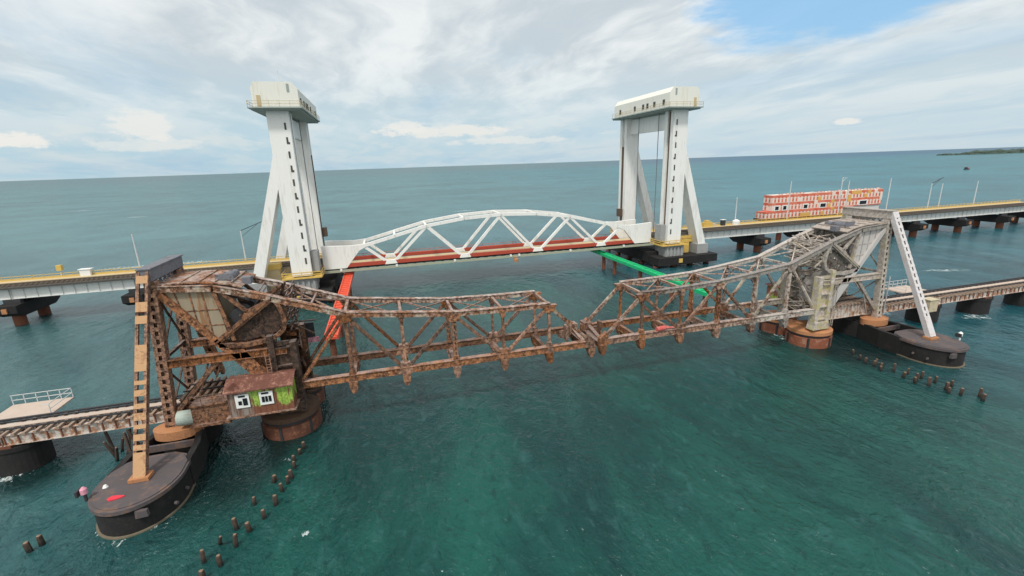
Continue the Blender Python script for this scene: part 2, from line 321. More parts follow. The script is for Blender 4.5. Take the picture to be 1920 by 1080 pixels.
# ------------------------------------------------------------------ object helpers
XS = 69.57                                # the two bascule leaves mirror about x = XS/2
ORG = {}
CAM_SCALE = [1.0, Vector((0, 0, 0))]           # scale about the camera, with its offset, for the structure being built
def cam_scaled(p): return Vector(p)*CAM_SCALE[0] + CAM_SCALE[1]
def tag(o, label=None, cat=None, group=None, kind=None):
    if label: o['label'] = label
    if cat: o['category'] = cat
    if group: o['group'] = group
    if kind: o['kind'] = kind
    return o
def thing(name, loc, label, cat, group=None):
    loc = cam_scaled(loc)
    o = bpy.data.objects.new(name, None); col.objects.link(o); o.location = loc; o.empty_display_size = .5
    ORG[o.name] = Vector(loc); return tag(o, label, cat, group)
class MB:
    def __init__(s, mir=False): s.v = []; s.f = []; s.mir = mir
    def add(s, vs, fs):
        k = len(s.v); s.v += [tuple(v) for v in vs]; s.f += [tuple(i+k for i in f) for f in fs]; return s
    def box(s, x0, x1, y0, y1, z0, z1):
        return s.add([(x, y, z) for x in (x0, x1) for y in (y0, y1) for z in (z0, z1)],
                     [(0, 1, 3, 2), (4, 6, 7, 5), (0, 4, 5, 1), (2, 3, 7, 6), (0, 2, 6, 4), (1, 5, 7, 3)])
    def bar(s, p, q, w, h=None, up=(0, 1, 0)):
        """rectangular bar p->q; w across (in the `up` direction), h in the other direction"""
        h = h or w; p = Vector(p); q = Vector(q); a = (q-p)
        if a.length < 1e-6: return s
        a.normalize(); u = Vector(up); u = u - a*u.dot(a)
        if u.length < 1e-3: u = Vector((1, 0, 0)); u = u - a*u.dot(a)
        u.normalize(); v = a.cross(u)
        vs = []
        for c in (p, q):
            for i, j in ((-1, -1), (1, -1), (1, 1), (-1, 1)): vs.append(c + u*(i*w/2) + v*(j*h/2))
        return s.add(vs, [(0, 1, 2, 3), (7, 6, 5, 4), (0, 4, 5, 1), (1, 5, 6, 2), (2, 6, 7, 3), (3, 7, 4, 0)])
    def prism(s, poly, a0, a1, axis='Y'):
        n = len(poly)
        def P(u, v, a): return (u, a, v) if axis == 'Y' else ((u, v, a) if axis == 'Z' else (a, u, v))
        vs = [P(u, v, a0) for u, v in poly] + [P(u, v, a1) for u, v in poly]
        return s.add(vs, [tuple(range(n)), tuple(range(2*n-1, n-1, -1))] + [(i, (i+1) % n, n+(i+1) % n, n+i) for i in range(n)])
    def cyl(s, p, q, r0, r1=None, n=12):
        r1 = r0 if r1 is None else r1; p = Vector(p); q = Vector(q); a = (q-p).normalized()
        u = a.orthogonal().normalized(); v = a.cross(u)
        vs = [c + (u*math.cos(2*math.pi*i/n) + v*math.sin(2*math.pi*i/n))*r for c, r in ((p, r0), (q, r1)) for i in range(n)]
        return s.add(vs, [tuple(range(n-1, -1, -1)), tuple(range(n, 2*n))] + [(i, (i+1) % n, n+(i+1) % n, n+i) for i in range(n)])
    def laced(s, p, q, w, d, t=.09, pitch=.55, up=(0, 1, 0), solid=()):
        """built-up member: two channels joined by batten plates with gaps between them"""
        p = Vector(p); q = Vector(q); a = q-p; L = a.length; a.normalize()
        u = Vector(up); u = (u - a*u.dot(a)).normalized(); v = a.cross(u)
        for sgn in (-1, 1):
            s.bar(p + v*sgn*(d/2-t/2), q + v*sgn*(d/2-t/2), w, t, u)
            for k in (-1, 1):
                s.bar(p + v*sgn*(d/2-t*1.6) + u*k*(w/2-.02), q + v*sgn*(d/2-t*1.6) + u*k*(w/2-.02), .05, t*2.2, u)
        n = max(2, int(L/pitch))
        for i in range(n):
            f0 = (i+.18)/n; f1 = (i+.62)/n
            if any(a0 <= (f0+f1)/2 <= a1 for a0, a1 in solid): f0, f1 = i/n, (i+1)/n
            for k in (-1, 1):
                s.bar(p + a*L*f0 + u*k*(w/2+.015), p + a*L*f1 + u*k*(w/2+.015), .03, d*.98, u)
        return s
    def build(s, name, mat, parent=None, origin=None, smooth=False, label=None):
        vs = [(XS - x, y, z) for x, y, z in s.v] if s.mir else s.v
        if origin is None: origin = ORG[parent.name] if parent else Vector((0, 0, 0))
        else: origin = cam_scaled(origin)
        if CAM_SCALE[0] != 1.0: vs = [tuple(cam_scaled(v)) for v in vs]
        me = bpy.data.meshes.new(name)
        me.from_pydata([(x-origin.x, y-origin.y, z-origin.z) for x, y, z in vs], [], s.f)
        bm = bmesh.new(); bm.from_mesh(me); bm.faces.ensure_lookup_table(); bmesh.ops.recalc_face_normals(bm, faces=bm.faces)
        if name == 'sea' and bm.faces[:][0].normal.z < 0: bmesh.ops.reverse_faces(bm, faces=bm.faces)
        bm.to_mesh(me); bm.free()
        me.materials.append(mat if not isinstance(mat, str) else M[mat])
        if smooth:
            for p_ in me.polygons: p_.use_smooth = True
        o = bpy.data.objects.new(name, me); col.objects.link(o); ORG[o.name] = origin
        if parent: o.parent = parent
        else: o.location = origin
        if parent and (origin - ORG[parent.name]).length > 1e-6: o.location = origin - ORG[parent.name]
        if label: o['label'] = label
        return o
def copy_tree(o, parent=None):
    c = o.copy(); col.objects.link(c); c.parent = parent
    for ch in list(o.children): copy_tree(ch, c)
    return c
def ngon(cx, cy, r, n=32, ry=None, a0=0):
    return [(cx+r*math.cos(a0+2*math.pi*i/n), cy+(ry or r)*math.sin(a0+2*math.pi*i/n)) for i in range(n)]

# ------------------------------------------------------------------ sea and far shore
SEA = -.9
b_ = MB()
ys = [-3000, -300, -60, 0, 60, 200, 800, 4000, 20000, 90000]; xs = [-90000, -20000, -3000, -400, -60, 0, 60, 120, 400, 3000, 20000, 90000]
b_.v = [(x, y, SEA) for y in ys for x in xs]
b_.f = [(j*len(xs)+i, j*len(xs)+i+1, (j+1)*len(xs)+i+1, (j+1)*len(xs)+i) for j in range(len(ys)-1) for i in range(len(xs)-1)]
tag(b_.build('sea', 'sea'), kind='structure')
rs = random.Random(4)
b_ = MB()
for k in range(260):                       # low wooded point far off on the right
    f = rs.random(); x = 2560+f*900 + rs.uniform(-30, 30); y = 1520 - f*420 + rs.uniform(-20, 60)
    if f < .12: r = rs.uniform(5, 10)
    else: r = rs.uniform(10, 21)
    n = 7; ring = [(x+r*1.5*math.cos(6.28*i/n), y+r*1.5*math.sin(6.28*i/n), SEA) for i in range(n)]
    mid = [(x+r*1.25*math.cos(6.28*i/n+.3)*rs.uniform(.8, 1.1), y+r*1.25*math.sin(6.28*i/n+.3), SEA+r*rs.uniform(.45, .75)) for i in range(n)]
    b_.add(ring+mid+[(x, y, SEA+r*rs.uniform(.8, 1.05))], [(i, (i+1) % n, n+(i+1) % n, n+i) for i in range(n)] + [(n+i, n+(i+1) % n, 2*n) for i in range(n)])
tag(b_.build('distant_shore', 'foliage'), kind='structure')

# ------------------------------------------------------------------ old bridge: bascule leaves
NY, FY = 0.0, 5.59
TZ = {0: 14.7, 1: 12.0, 2: 11.3, 3: 10.68, 4: 10.46, 5: 10.37}
CHZ = 4.75
def leaf(mir, side, label):
    rg = random.Random(11 if mir else 7)
    root = thing('bascule_leaf', (XS+.7 if mir else -.7, 0, 3.0), label, 'bridge leaf', 'halves of the old rolling bridge')
    Z0 = lambda n: 5.7*n
    tops = [(-10.5, 16.45), (-5.9, 16.1), (-1.0, 14.55)] + [(Z0(n), TZ[n]) for n in (1, 2, 3, 4, 5)]
    mt = 'steel' if not mir else 'steel'
    for y in (NY, FY):
        B = MB(mir)
        for i in range(len(tops)-1):
            (xa, za), (xb, zb) = tops[i], tops[i+1]
            B.bar((xa, y, za), (xb+.12, y, zb), .55, .5 if i > 2 else .62)
            B.bar((xa, y, za+.3), (xb+.12, y, zb+.3), .74, .06)
        B.build('top_chord', 'steel_pale' if not mir else 'steel_pale', root)
        B = MB(mir); B.box(.3, 34.3, y-.26, y+.26, CHZ-.38, CHZ+.36); B.box(.3, 34.3, y-.37, y+.37, CHZ+.36, CHZ+.42)
        B.build('bottom_chord', 'steel', root)
        for n in range(1, 6):
            B = MB(mir); w = .42 if n in (1, 3) else .3
            if n == 3: B.laced((Z0(n), y, CHZ), (Z0(n), y, TZ[n]-.2), .38, .5, .07, .6)
            else: B.bar((Z0(n), y, CHZ), (Z0(n), y, TZ[n]-.2), .34, w)
            B.build('vertical_post', 'steel', root)
        for a, b2, w in (((.3, CHZ), (Z0(1), TZ[1]), .34), ((Z0(2), CHZ), (Z0(1), TZ[1]), .36), ((Z0(2), CHZ), (Z0(3), TZ[3]), .36), ((Z0(4), CHZ), (Z0(3), TZ[3]), .36), ((Z0(4), CHZ), (Z0(5), TZ[5]), .36), ((34.2, CHZ), (Z0(5), TZ[5]), .44)):
            B = MB(mir); B.bar((a[0], y, a[1]), (b2[0], y, b2[1]-.1), .3, w); B.bar((a[0], y, a[1]), (b2[0], y, b2[1]-.1), .42, w*.35)
            B.build('end_post' if a[0] > 34 else 'diagonal_brace', 'steel' if a[0] < 34 else 'steel_pale', root)
        for n in range(1, 6):              # gusset plates where the members meet
            B = MB(mir); s_ = .95 if n % 2 == 0 else .45
            B.prism([(Z0(n)-s_, CHZ-.3), (Z0(n)+s_, CHZ-.3), (Z0(n)+s_*.55, CHZ+.95), (Z0(n)-s_*.55, CHZ+.95)], y-.31, y+.31)
            B.build('gusset_plate', 'steel', root)
            B = MB(mir); s_ = .95 if n % 2 == 1 else .4
            B.prism([(Z0(n)-s_, TZ[n]+.1), (Z0(n)+s_, TZ[n]+.05), (Z0(n)+s_*.5, TZ[n]-.85), (Z0(n)-s_*.5, TZ[n]-.85)], y-.31, y+.31)
            B.build('gusset_plate', 'steel', root)
        B = MB(mir); B.prism([(33.1, CHZ-.4), (34.45, CHZ-.4), (34.45, CHZ+.5), (33.5, CHZ+1.3)], y-.33, y+.33); B.build('gusset_plate', 'steel', root)
    for n in range(1, 7):                  # floor beams with their dropped brackets
        x = Z0(n) if n < 6 else 34.0
        B = MB(mir); B.box(x-.22, x+.22, -.1, FY+.1, 3.75, 4.45); B.box(x-.34, x+.34, -.1, FY+.1, 3.7, 3.75)
        for y in (NY, FY):
            B.prism([(x-.46, CHZ-.36), (x+.46, CHZ-.36), (x+.40, 3.55), (x+.18, 3.02), (x-.18, 3.02), (x-.40, 3.55)], y-.42, y+.42)
        B.build('floor_beam', 'steel' if n not in (1, 3) or mir else 'steel', root)
    B = MB(mir)
    for n in range(1, 6):
        B.bar((Z0(n), NY, TZ[n]), (Z0(n), FY, TZ[n]), .34, .3, (0, 0, 1))
        if n < 5:
            B.bar((Z0(n), NY, TZ[n]), (Z0(n+1), FY, TZ[n+1]), .13); B.bar((Z0(n), FY, TZ[n]-.05), (Z0(n+1), NY, TZ[n+1]-.05), .13)
        # knee braces of the sway frames
        B.bar((Z0(n), NY, TZ[n]-1.6), (Z0(n), 1.7, TZ[n]), .12); B.bar((Z0(n), FY, TZ[n]-1.6), (Z0(n), FY-1.7, TZ[n]), .12)
        B.bar((Z0(n), 1.2, TZ[n]-.8), (Z0(n), FY-1.2, TZ[n]-.8), .1)
    B.bar((-1.0, NY, 14.5), (Z0(1), FY, TZ[1]), .14); B.bar((-1.0, FY, 14.5), (Z0(1), NY, TZ[1]), .14)
    B.bar((2.5, NY, 13.3), (2.5, FY, 13.3), .2)
    B.build('top_lateral_bracing', 'steel', root)
    # lock gear plates at the free end, on the far truss
    B = MB(mir)
    B.box(33.2, 34.35, FY-.9, FY+.5, CHZ-.5, CHZ+.9); B.box(31.8, 33.3, FY-.6, FY+.2, CHZ-.9, CHZ+.1); B.box(32.2, 32.5, 3.6, 4.6, CHZ-.9, CHZ+1.2)
    B.bar((33.6, .4, 4.4), (33.6, 5.2, 5.3), .2, .5)
    B.box(33.3, 34.4, .3, 5.3, 4.5, 4.6)
    B.build('end_lock', 'steel', root)
    # rear quadrant frame on both sides
    for y in (NY, FY):
        B = MB(mir)
        B.bar((-1.0, y, 14.5), (-6.5, y, 10.55), .5, .52); B.bar((-1.0, y, 14.5), (-6.5, y, 10.55), .66, .14)
        B.bar((-5.9, y, 16.0), (-4.9, y, 10.6), .36, .36)
        B.bar((-5.6, y, 16.0), (-3.3, y, 13.4), .3, .34); B.bar((-3.3, y, 13.4), (-4.6, y, 11.8), .3, .32); B.bar((-3.3, y, 13.4), (-1.1, y, 14.4), .3, .3)
        B.build('quadrant_brace', 'steel', root)
        B = MB(mir)                        # rolling segment
        arc = [(-.75, 14.5), (-.35, 13.6), (-.12, 12.7), (-.08, 11.9), (-.35, 11.1), (-1.1, 10.5), (-2.4, 10.12), (-4.0, 9.95), (-6.3, 10.25)]
        for i in range(len(arc)-1): B.bar((arc[i][0], y, arc[i][1]), (arc[i+1][0], y, arc[i+1][1]), .5, .42)
        B.build('rolling_segment', 'steel' if not mir else 'steel_pale', root)
        B = MB(mir)
        B.prism([(-1.0, 14.0), (-.4, 12.6), (-.4, 11.6), (-1.0, 10.9), (-3.9, 10.3), (-6.0, 10.6)], y-.06 + (.3 if y == 0 else -.3), y+.06 + (.3 if y == 0 else -.3))
        B.build('segment_web', 'steel_shaded', root)
    cw = MB(mir)                           # counterweight: plated box between the trusses
    cw.prism([(-10.3, 16.2), (-6.05, 16.0), (-5.35, 10.7), (-6.45, 10.75)], .12, FY-.12)
    cwo = cw.build('counterweight', 'cw_left' if not mir else 'cw_right', root)
    B = MB(mir)
    for x0, z0, x1, z1 in ((-9.2, 16.0, -8.95, 14.4), (-8.0, 16.0, -7.8, 12.9), (-6.9, 16.0, -6.7, 11.4)):
        B.bar((x0, .1, z0), (x1, .1, z1), .06, .12)
    B.bar((-8.6, .1, 14.0), (-5.7, .1, 13.9), .05, .1); B.bar((-7.5, .1, 12.4), (-5.4, .1, 12.3), .05, .1)
    B.build('stiffener', 'steel', cwo)
    B = MB(mir)                            # sloping rear face girder carried down to deck level
    ln = lambda z: -10.65 + (16.35-z)*.735
    for y in (NY, FY):
        B.bar((ln(16.3), y, 16.3), (ln(5.0), y, 5.0), .5, .6)
    for y in (NY-.26, NY+.24, FY-.24, FY+.26):
        B.prism([(ln(9.6), 9.6), (ln(9.6)+1.5, 9.6), (ln(5.0)+.9, 5.0), (ln(5.0), 5.0)], y-.02, y+.02)
    B.prism([(ln(16.2), 16.2), (ln(16.2)+.5, 16.2), (ln(5.1)+.5, 5.1), (ln(5.1), 5.1)], .26, FY-.26)
    B.build('rear_face_girder', 'cw_right' if mir else 'steel', root)
    B = MB(mir)                            # top plating, humped and torn
    segs = [(-10.7, 16.75), (-8.8, 16.8), (-7.2, 16.75), (-5.9, 16.6), (-4.6, 16.35), (-3.4, 15.9)]
    for i in range(len(segs)-1):
        (xa, za), (xb, zb) = segs[i], segs[i+1]
        B.bar(((xa), FY/2, za), ((xb), FY/2, zb), FY+.1, .14)
        B.bar((xa+.3, .2, za+.1), (xa+.3, FY-.2, za+.1), .1, .12, (0, 0, 1))
    B.build('top_plating', 'steel_pale', root)
    B = MB(mir); B.cyl((-5.0, 1.1, 16.55), (-5.0, 3.0, 16.55), .55, n=16); B.cyl((-5.0, 3.3, 16.55), (-5.0, 4.6, 16.55), .38, n=16); B.box(-5.8, -4.2, .9, 1.05, 16.4, 17.2); B.box(-5.6, -4.4, 3.05, 3.25, 16.4, 17.0); B.box(-3.6, -2.8, 1.2, 2.1, 15.9, 16.6)
    B.build('hoist_gear', 'greyblue', root)
    B = MB(mir); B.cyl((-4.2, .45, 12.9), (-4.2, 2.0, 12.9), .85, n=20); B.build('winding_drum', 'dark', root)
    B = MB(mir); B.cyl((-4.2, 3.4, 12.9), (-4.2, 5.1, 12.9), .85, n=20)
    B.build('winding_drum', 'dark', root)
    B = MB(mir)                            # dense sway bracing between the trusses at the tail
    for i in range(46 if mir else 34):
        x = rg.uniform(-5.5, 1.8); za = rg.uniform(10.8, 14.6); y0 = rg.choice((.2, 2.0, 3.5, FY-.3)); y1 = rg.choice((.2, 2.6, 4.2, FY-.3))
        B.bar((x, y0, za), (x+rg.uniform(-2.2, 2.2), y1, min(15.3, za+rg.uniform(-1.8, 2.2))), rg.uniform(.1, .2), rg.uniform(.1, .22))
    for i in range(7):
        z = 10.9+i*.6; B.bar((.3, .2, z), (.3, FY-.2, z+.5), .12); B.bar((.3, FY-.2, z), (.3, .2, z+.5), .12)
        B.bar((-2.6, .2, z), (-2.6, FY-.2, z+.6), .1)
    B.build('tail_sway_bracing', 'steel_pale' if mir else 'steel_shaded', root)
    return root
leaf(False, 0, 'rust brown half of the old steel truss bridge, beside the green cabin')
leaf(True, 1, 'pale grey weathered half of the old steel truss bridge, below the red and white building')

def tower_old(mir, label):
    root = thing('bascule_tower', (XS+11.4 if mir else -11.4, 0, 2.0), label, 'bridge tower', 'steel support frames of the old bridge')
    rg = random.Random(5 if mir else 3)
    for y in (NY, FY):
        B = MB(mir); B.laced((-11.95, y, 2.4), (-10.75, y, 17.3), .8, .95, .12, .8)
        B.bar((-11.95, y, 2.4), (-10.75, y, 17.3), .1, .4)
        B.build('rear_column', 'steel', root)
        B = MB(mir)
        for x in (-1.7, .35): B.box(x-.3, x+.3, y-.5, y+.5, 1.9, 10.7 if x < 0 else 9.8)
        B.box(-1.4, .05, y-.08, y+.08, 2.2, 9.9)
        for z in (3.4, 5.3, 7.2, 9.2): B.box(-1.4, .05, y-.45, y+.45, z, z+.18)
        B.prism([(-2.1, 2.0), (.8, 2.0), (.55, 3.1), (-1.9, 3.1)], y-.62, y+.62)
        B.build('front_column', 'steel_lichen' if mir else 'steel_shaded', root)
        B = MB(mir); B.box(-11.4, -.3, y-.28, y+.28, 8.65, 9.3); B.box(-11.4, -.3, y-.4, y+.4, 9.3, 9.38); B.box(-11.4, -.3, y-.4, y+.4, 8.58, 8.65)
        for i in range(9): B.box(-10.6+i*1.2, -10.52+i*1.2, y-.36, y+.36, 8.65, 9.3)
        B.build('track_girder', 'steel', root)
        B = MB(mir); B.bar((-6.9, y, 8.6), (-11.3, y, 3.6), .34, .4); B.bar((-7.6, y, 8.6), (-9.8, y, 3.2), .12, .16)
        B.build('knee_brace', 'steel', root)
    B = MB(mir)
    B.box(-11.35, -10.45, -.6, FY+1.2, 17.35, 18.45); B.box(-11.5, -10.3, -.7, FY+1.3, 18.45, 18.55)
    for i in range(7):
        y0 = -.2+i*.95; B.bar((-10.9, y0, 17.35), (-10.9, y0+.95, 16.6), .12); B.bar((-10.9, y0, 16.6), (-10.9, y0+.95, 17.35), .12)
    B.box(-11.0, -10.8, 0, FY, 16.5, 16.62)
    B.build('portal_beam', 'greyblue' if not mir else 'steel_pale', root)
    B = MB(mir)
    for z0, z1 in ((9.4, 16.4), (3.2, 8.6)):
        f = lambda z: -11.95+(z-2.4)*1.2/14.9
        B.bar((f(z0), 0, z0), (f(z1), FY, z1), .16); B.bar((f(z0), FY, z0), (f(z1), 0, z1), .16); B.bar((f(z0), 0, z0), (f(z0), FY, z0), .3)
    for i in range(26):
        x = rg.uniform(-1.8, 1.2); z = rg.uniform(3.0, 9.5); B.bar((x, rg.uniform(.2, 2.6), z), (x+rg.uniform(-.8, .8), rg.uniform(3, 5.4), z+rg.uniform(-2, 2)), rg.uniform(.07, .16))
    B.build('cross_bracing', 'steel_shaded' if not mir else 'steel', root)
    B = MB(mir)                            # raking strut down to the pier nose
    p0, p1 = (-11.0, -.35, 18.3), (-11.55, -7.75, 2.0)
    if mir:
        B.laced(p0, p1, .62, 1.0, .14, .9, (0, 1, .4), solid=((.84, 1.0), (0, .03)))
        st = B.build('raking_strut', 'strut_white', root)
    else:
        a_ = Vector(p0); b_v = Vector(p1); dd = b_v-a_
        for sg in (-1, 1): B.bar(a_+Vector((sg*.42, 0, 0)), b_v+Vector((sg*.42, 0, 0)), .55, .12, (0, 1, .4)); B.bar(a_+Vector((sg*.35, -.24, 0)), b_v+Vector((sg*.35, -.24, 0)), .06, .22, (0, 1, .4))
        st = B.build('raking_strut', 'steel', root)
        for f0, f1 in ((.02, .06), (.155, .205), (.225, .265), (.37, .50), (.545, .565), (.59, .62), (.655, .68), (.70, .735), (.755, .775), (.80, .83), (.85, .875), (.885, 1.0)):
            B = MB(); B.bar(a_+dd*f0+Vector((0, -.3, 0)), a_+dd*f1+Vector((0, -.3, 0)), .04, .9, (0, 1, .4)); B.build('batten_plate', 'orange_tan', st)
    B = MB(mir); B.box(-12.3, -10.8, -8.3, -7.2, 1.72, 2.02); B.build('strut_foot', 'plinth', st)
    B = MB(mir); B.laced((-11.0, FY+.35, 18.2), (-11.55, FY+7.75, 2.0), .62, 1.05, .14, 1.05, (0, 1, -.4)); B.build('raking_strut', 'steel', root)
    B = MB(mir); B.box(-2.3, -2.22, -.9, -.84, 2.4, 9.0); B.box(-1.9, -1.82, -.9, -.84, 2.4, 9.0)
    for i in range(22): B.box(-2.25, -1.85, -.89, -.85, 2.6+i*.29, 2.64+i*.29)
    B.build('ladder', 'steel', root)
    return root
M['strut_white'] = plain('pale_lilac_strut_paint', (.56, .54, .55), .6, .12, (.36, .26, .18), 1.6, .5)
tower_old(False, 'rusty steel support frame with tan raking strut standing on the pier with red cloth')
tower_old(True, 'pale steel support frame with white perforated raking strut, right end of old bridge')

# short fixed girder span inside each support frame
def tail_span(mir, label):
    root = thing('girder_span', (XS+6 if mir else -6, 0, 2.9), label, 'bridge span')
    for y in (.95, 4.6):
        B = MB(mir); B.box(-11.2, -1.2, y-.06, y+.06, 2.75, 4.55); B.box(-11.2, -1.2, y-.25, y+.25, 4.55, 4.62); B.box(-11.2, -1.2, y-.25, y+.25, 2.68, 2.75)
        for i in range(16): B.box(-11.0+i*.64, -10.93+i*.64, y-.2, y+.2, 2.75, 4.55)
        B.build('side_girder', 'old_girder' if mir else 'steel', root)
    B = MB(mir)
    for i in range(15): B.box(-11.0+i*.68, -10.72+i*.68, .5, 5.0, 4.64, 4.86)
    B.build('sleepers', 'sleeper', root)
    for y in (2.0, 3.6):
        B = MB(mir); B.box(-11.2, -.2, y-.05, y+.05, 4.88, 5.02); B.build('rail', 'dark', root)
tail_span(False, 'short rust brown girder span under the green cabin')
tail_span(True, 'short pale ribbed girder span between the two legs of the pale support frame')

# old approach spans
def old_span(x0, x1, mir, label, first):
    root = thing('girder_span', ((XS-x0) if mir else x0, 2.8, 2.3), label, 'bridge span', 'old approach spans')
    for y in (1.5, 3.9):
        B = MB(mir); B.box(x1+.08, x0-.08, y-.05, y+.05, 2.25, 3.2); B.box(x1+.08, x0-.08, y-.2, y+.2, 3.2, 3.26); B.box(x1+.08, x0-.08, y-.2, y+.2, 2.19, 2.25)
        g = B.build('side_girder', 'old_girder', root)
        B = MB(mir); n = int((x0-x1)/1.1)
        for i in range(n+1): B.box(x1+.15+i*(x0-x1-.4)/n, x1+.25+i*(x0-x1-.4)/n, y-.17, y+.17, 2.25, 3.2)
        B.build('stiffener', 'steel_rusty', g)
    B = MB(mir); n = int((x0-x1)/.88)
    rg = random.Random(int(x0*7))
    for i in range(n): B.box(x1+.2+i*.88, x1+.46+i*.88, 1.0+rg.uniform(-.12, .1), 4.4, 3.28, 3.48+rg.uniform(-.02, .03))
    B.build('sleepers', 'sleeper', root)
    for y in (2.05, 3.7):
        B = MB(mir); B.box(x1, x0, y-.07, y+.07, 3.5, 3.64); B.build('rail', 'dark', root)
    B = MB(mir); B.box(x1, x0, 2.55, 3.25, 3.52, 3.58); B.build('plank_walkway', 'plank', root)
    B = MB(mir); B.box(x1, x0, 4.15, 4.4, 3.5, 3.66); B.build('far_shade_strip', 'dark', root)  # dark strip standing in for shade along the far edge
M['steel_rusty'] = plain('rusty_stiffener', (.22, .09, .05), .85, .4)
joints = [-11.5, -26.6, -38.8, -51.0, -63.2, -75.4]
LW = ['nearest the tan strut', 'second left of the tan strut', 'third left of the tan strut', 'fourth left of the tan strut', 'farthest left of the tan strut']
RW = ['just behind the white perforated strut', 'second right of the white perforated strut', 'third right of the white perforated strut', 'fourth right of the white perforated strut', 'farthest right of the white strut']
for k in range(5):
    if k < 3: old_span(joints[k], joints[k+1], False, 'old rail girder span with timber sleepers, '+LW[k], k == 0)
    old_span(joints[k], joints[k+1], True, 'old rail girder span with pale planks, '+RW[k], k == 0)

def old_pier(cx, label, name='masonry_pier'):
    root = thing(name, (cx, 2.7, SEA-1), label, 'pier', 'piers under the old approach')
    poly = [(cx+2.15*math.cos(a), 3.0+(.6 if math.sin(a) > 0 else -.6)+1.35*math.sin(a)) for a in [2*math.pi*i/28 for i in range(28)]]
    B = MB().prism(poly, SEA-1.2, 1.55, 'Z'); B.build('shaft', 'black', root)
    poly2 = [(cx+(x-cx)*1.06, 3.0+(y-3.0)*1.06) for x, y in poly]
    B = MB().prism(poly2, 1.55, 1.95, 'Z'); B.build('cap', 'black', root)
    B = MB()
    for y in (1.5, 3.9): B.box(cx-.7, cx+.7, y-.35, y+.35, 1.95, 2.19)
    B.build('bearing', 'pile_rust', root)
old_pier(-26.6, 'dark pier in foam left of the big pier with red cloth')
old_pier(-38.8, 'dark old pier second left of the tan strut'); old_pier(-51.0, 'dark old pier third left of the tan strut')
for k, w in ((1, 'just beyond the white perforated strut'), (2, 'second beyond the white strut'), (3, 'third beyond the white strut'), (4, 'fourth beyond the white strut')):
    old_pier(XS-joints[k], 'dark pier of the old approach, '+w)

# big oblong piers with their noses
def nose_pier(mir, label):
    root = thing('oblong_pier', (XS+11.6 if mir else -11.6, -4, SEA-1), label, 'pier', 'oblong piers of the old bridge')
    cx = -11.65
    outl = []
    for i in range(25):                     # half round nose, slightly pointed
        a = math.pi + math.pi*i/24; outl.append((cx+3.15*math.cos(a), -7.6+4.0*math.sin(a)))
    poly = outl + [(cx+3.05, -6.0), (cx+2.3, -4.7), (cx+1.2, -4.1), (cx-1.2, -4.1), (cx-2.3, -4.7), (cx-3.05, -6.0)]
    grow = lambda P, k: [(cx+(x-cx)*k, -6.8+(y+6.8)*k) for x, y in P]
    B = MB(mir).prism(grow(poly, .99), SEA+.12, 1.3, 'Z'); B.build('nose', 'black', root)
    B = MB(mir).prism(grow(poly, 1.035), 1.3, 1.62, 'Z'); B.prism(grow(poly, .97), 1.62, 1.70, 'Z'); B.build('nose_deck', 'pierdeck', root)
    B = MB(mir).prism(grow(poly, 1.03), SEA-1, SEA+.12, 'Z'); B.build('base_ledge', 'ledge', root)
    B = MB(mir)
    for s_ in (-1, 1):
        pts = [(cx+s_*2.85, -6.2), (cx+s_*2.7, -3.0), (cx+s_*2.1, -.4), (cx+s_*1.7, 1.6)]
        for i in range(3):
            (xa, ya), (xb, yb) = pts[i], pts[i+1]
            B.bar((xa, ya, .1), (xb, yb, .1), 3.1, .55, (0, 0, 1))
        B.build('side_wall', 'black', root); B = MB(mir)
    B = MB(mir); B.box(cx-2.5, cx+2.5, -2.25, -2.0, .9, 1.55); B.build('cross_beam', 'pierdeck', root)
    B = MB(mir).prism(ngon(cx+.1, 3.0, 2.5, 28, 4.2), SEA-1, 1.5, 'Z'); B.build('main_shaft', 'black', root)
    B = MB(mir).prism(ngon(cx+.25, -.15, 2.15, 28, 1.45), 1.45, 2.35, 'Z'); B.build('column_plinth', 'plinth', root); B = MB(mir).prism(ngon(cx+.25, FY, 2.15, 28, 1.45), 1.5, 2.3, 'Z'); B.build('column_plinth', 'plinth', root)
    B = MB(mir)
    B.prism([(-10.6, .55), (-9.7, .6), (-9.75, 1.15), (-10.55, 1.2)], -11.62, -11.3); B.cyl((-8.7, -9.6, .0), (-8.45, -9.7, .0), .14, n=7); B.cyl((-8.4, -8.0, .2), (-8.2, -8.1, .2), .14, n=7)
    B.build('fender_eye', 'pierdeck', root)
M['ledge'] = plain('weedy_ledge', (.15, .125, .085), .9, .3)
nose_pier(False, 'large dark oblong pier with red cloth on its rounded deck')
nose_pier(True, 'dark oblong pier carrying the foot of the white perforated strut')
def round_pier(mir, cy, r, label):
    root = thing('round_pier', ((XS+1.4) if mir else -1.4, cy, SEA-1), label, 'pier', 'round caissons under the old bridge columns')
    B = MB(mir).cyl((-1.4, cy, SEA-1), (-1.4, cy, .55), r, n=40)
    B.build('caisson', 'caisson' if mir else 'caisson_shaded', root)
    B = MB(mir).cyl((-1.4, cy, .55), (-1.4, cy, 1.0), r*.90, n=40); B.build('joint_band', 'dark', root)
    B = MB(mir).cyl((-1.4, cy, 1.0), (-1.4, cy, 1.5), r*.99, n=40); B.cyl((-1.4, cy, 1.5), (-1.4, cy, 1.9), r*.99, r*.55, n=40)
    B.build('cap', 'plinth' if mir else 'cap_shaded', root)
    B = MB(mir)
    for i in range(6):
        a = i*math.pi/3+.3; B.box(-1.4+r*math.cos(a)-.12, -1.4+r*math.cos(a)+.12, cy+r*math.sin(a)-.12, cy+r*math.sin(a)+.12, -1.2, .58)
    B.build('joint_strips', 'dark', root)
round_pier(False, 1.9, 3.0, 'rusty round caisson under the green cabin'); round_pier(False, 7.6, 2.7, 'rusty round caisson behind the one under the green cabin')
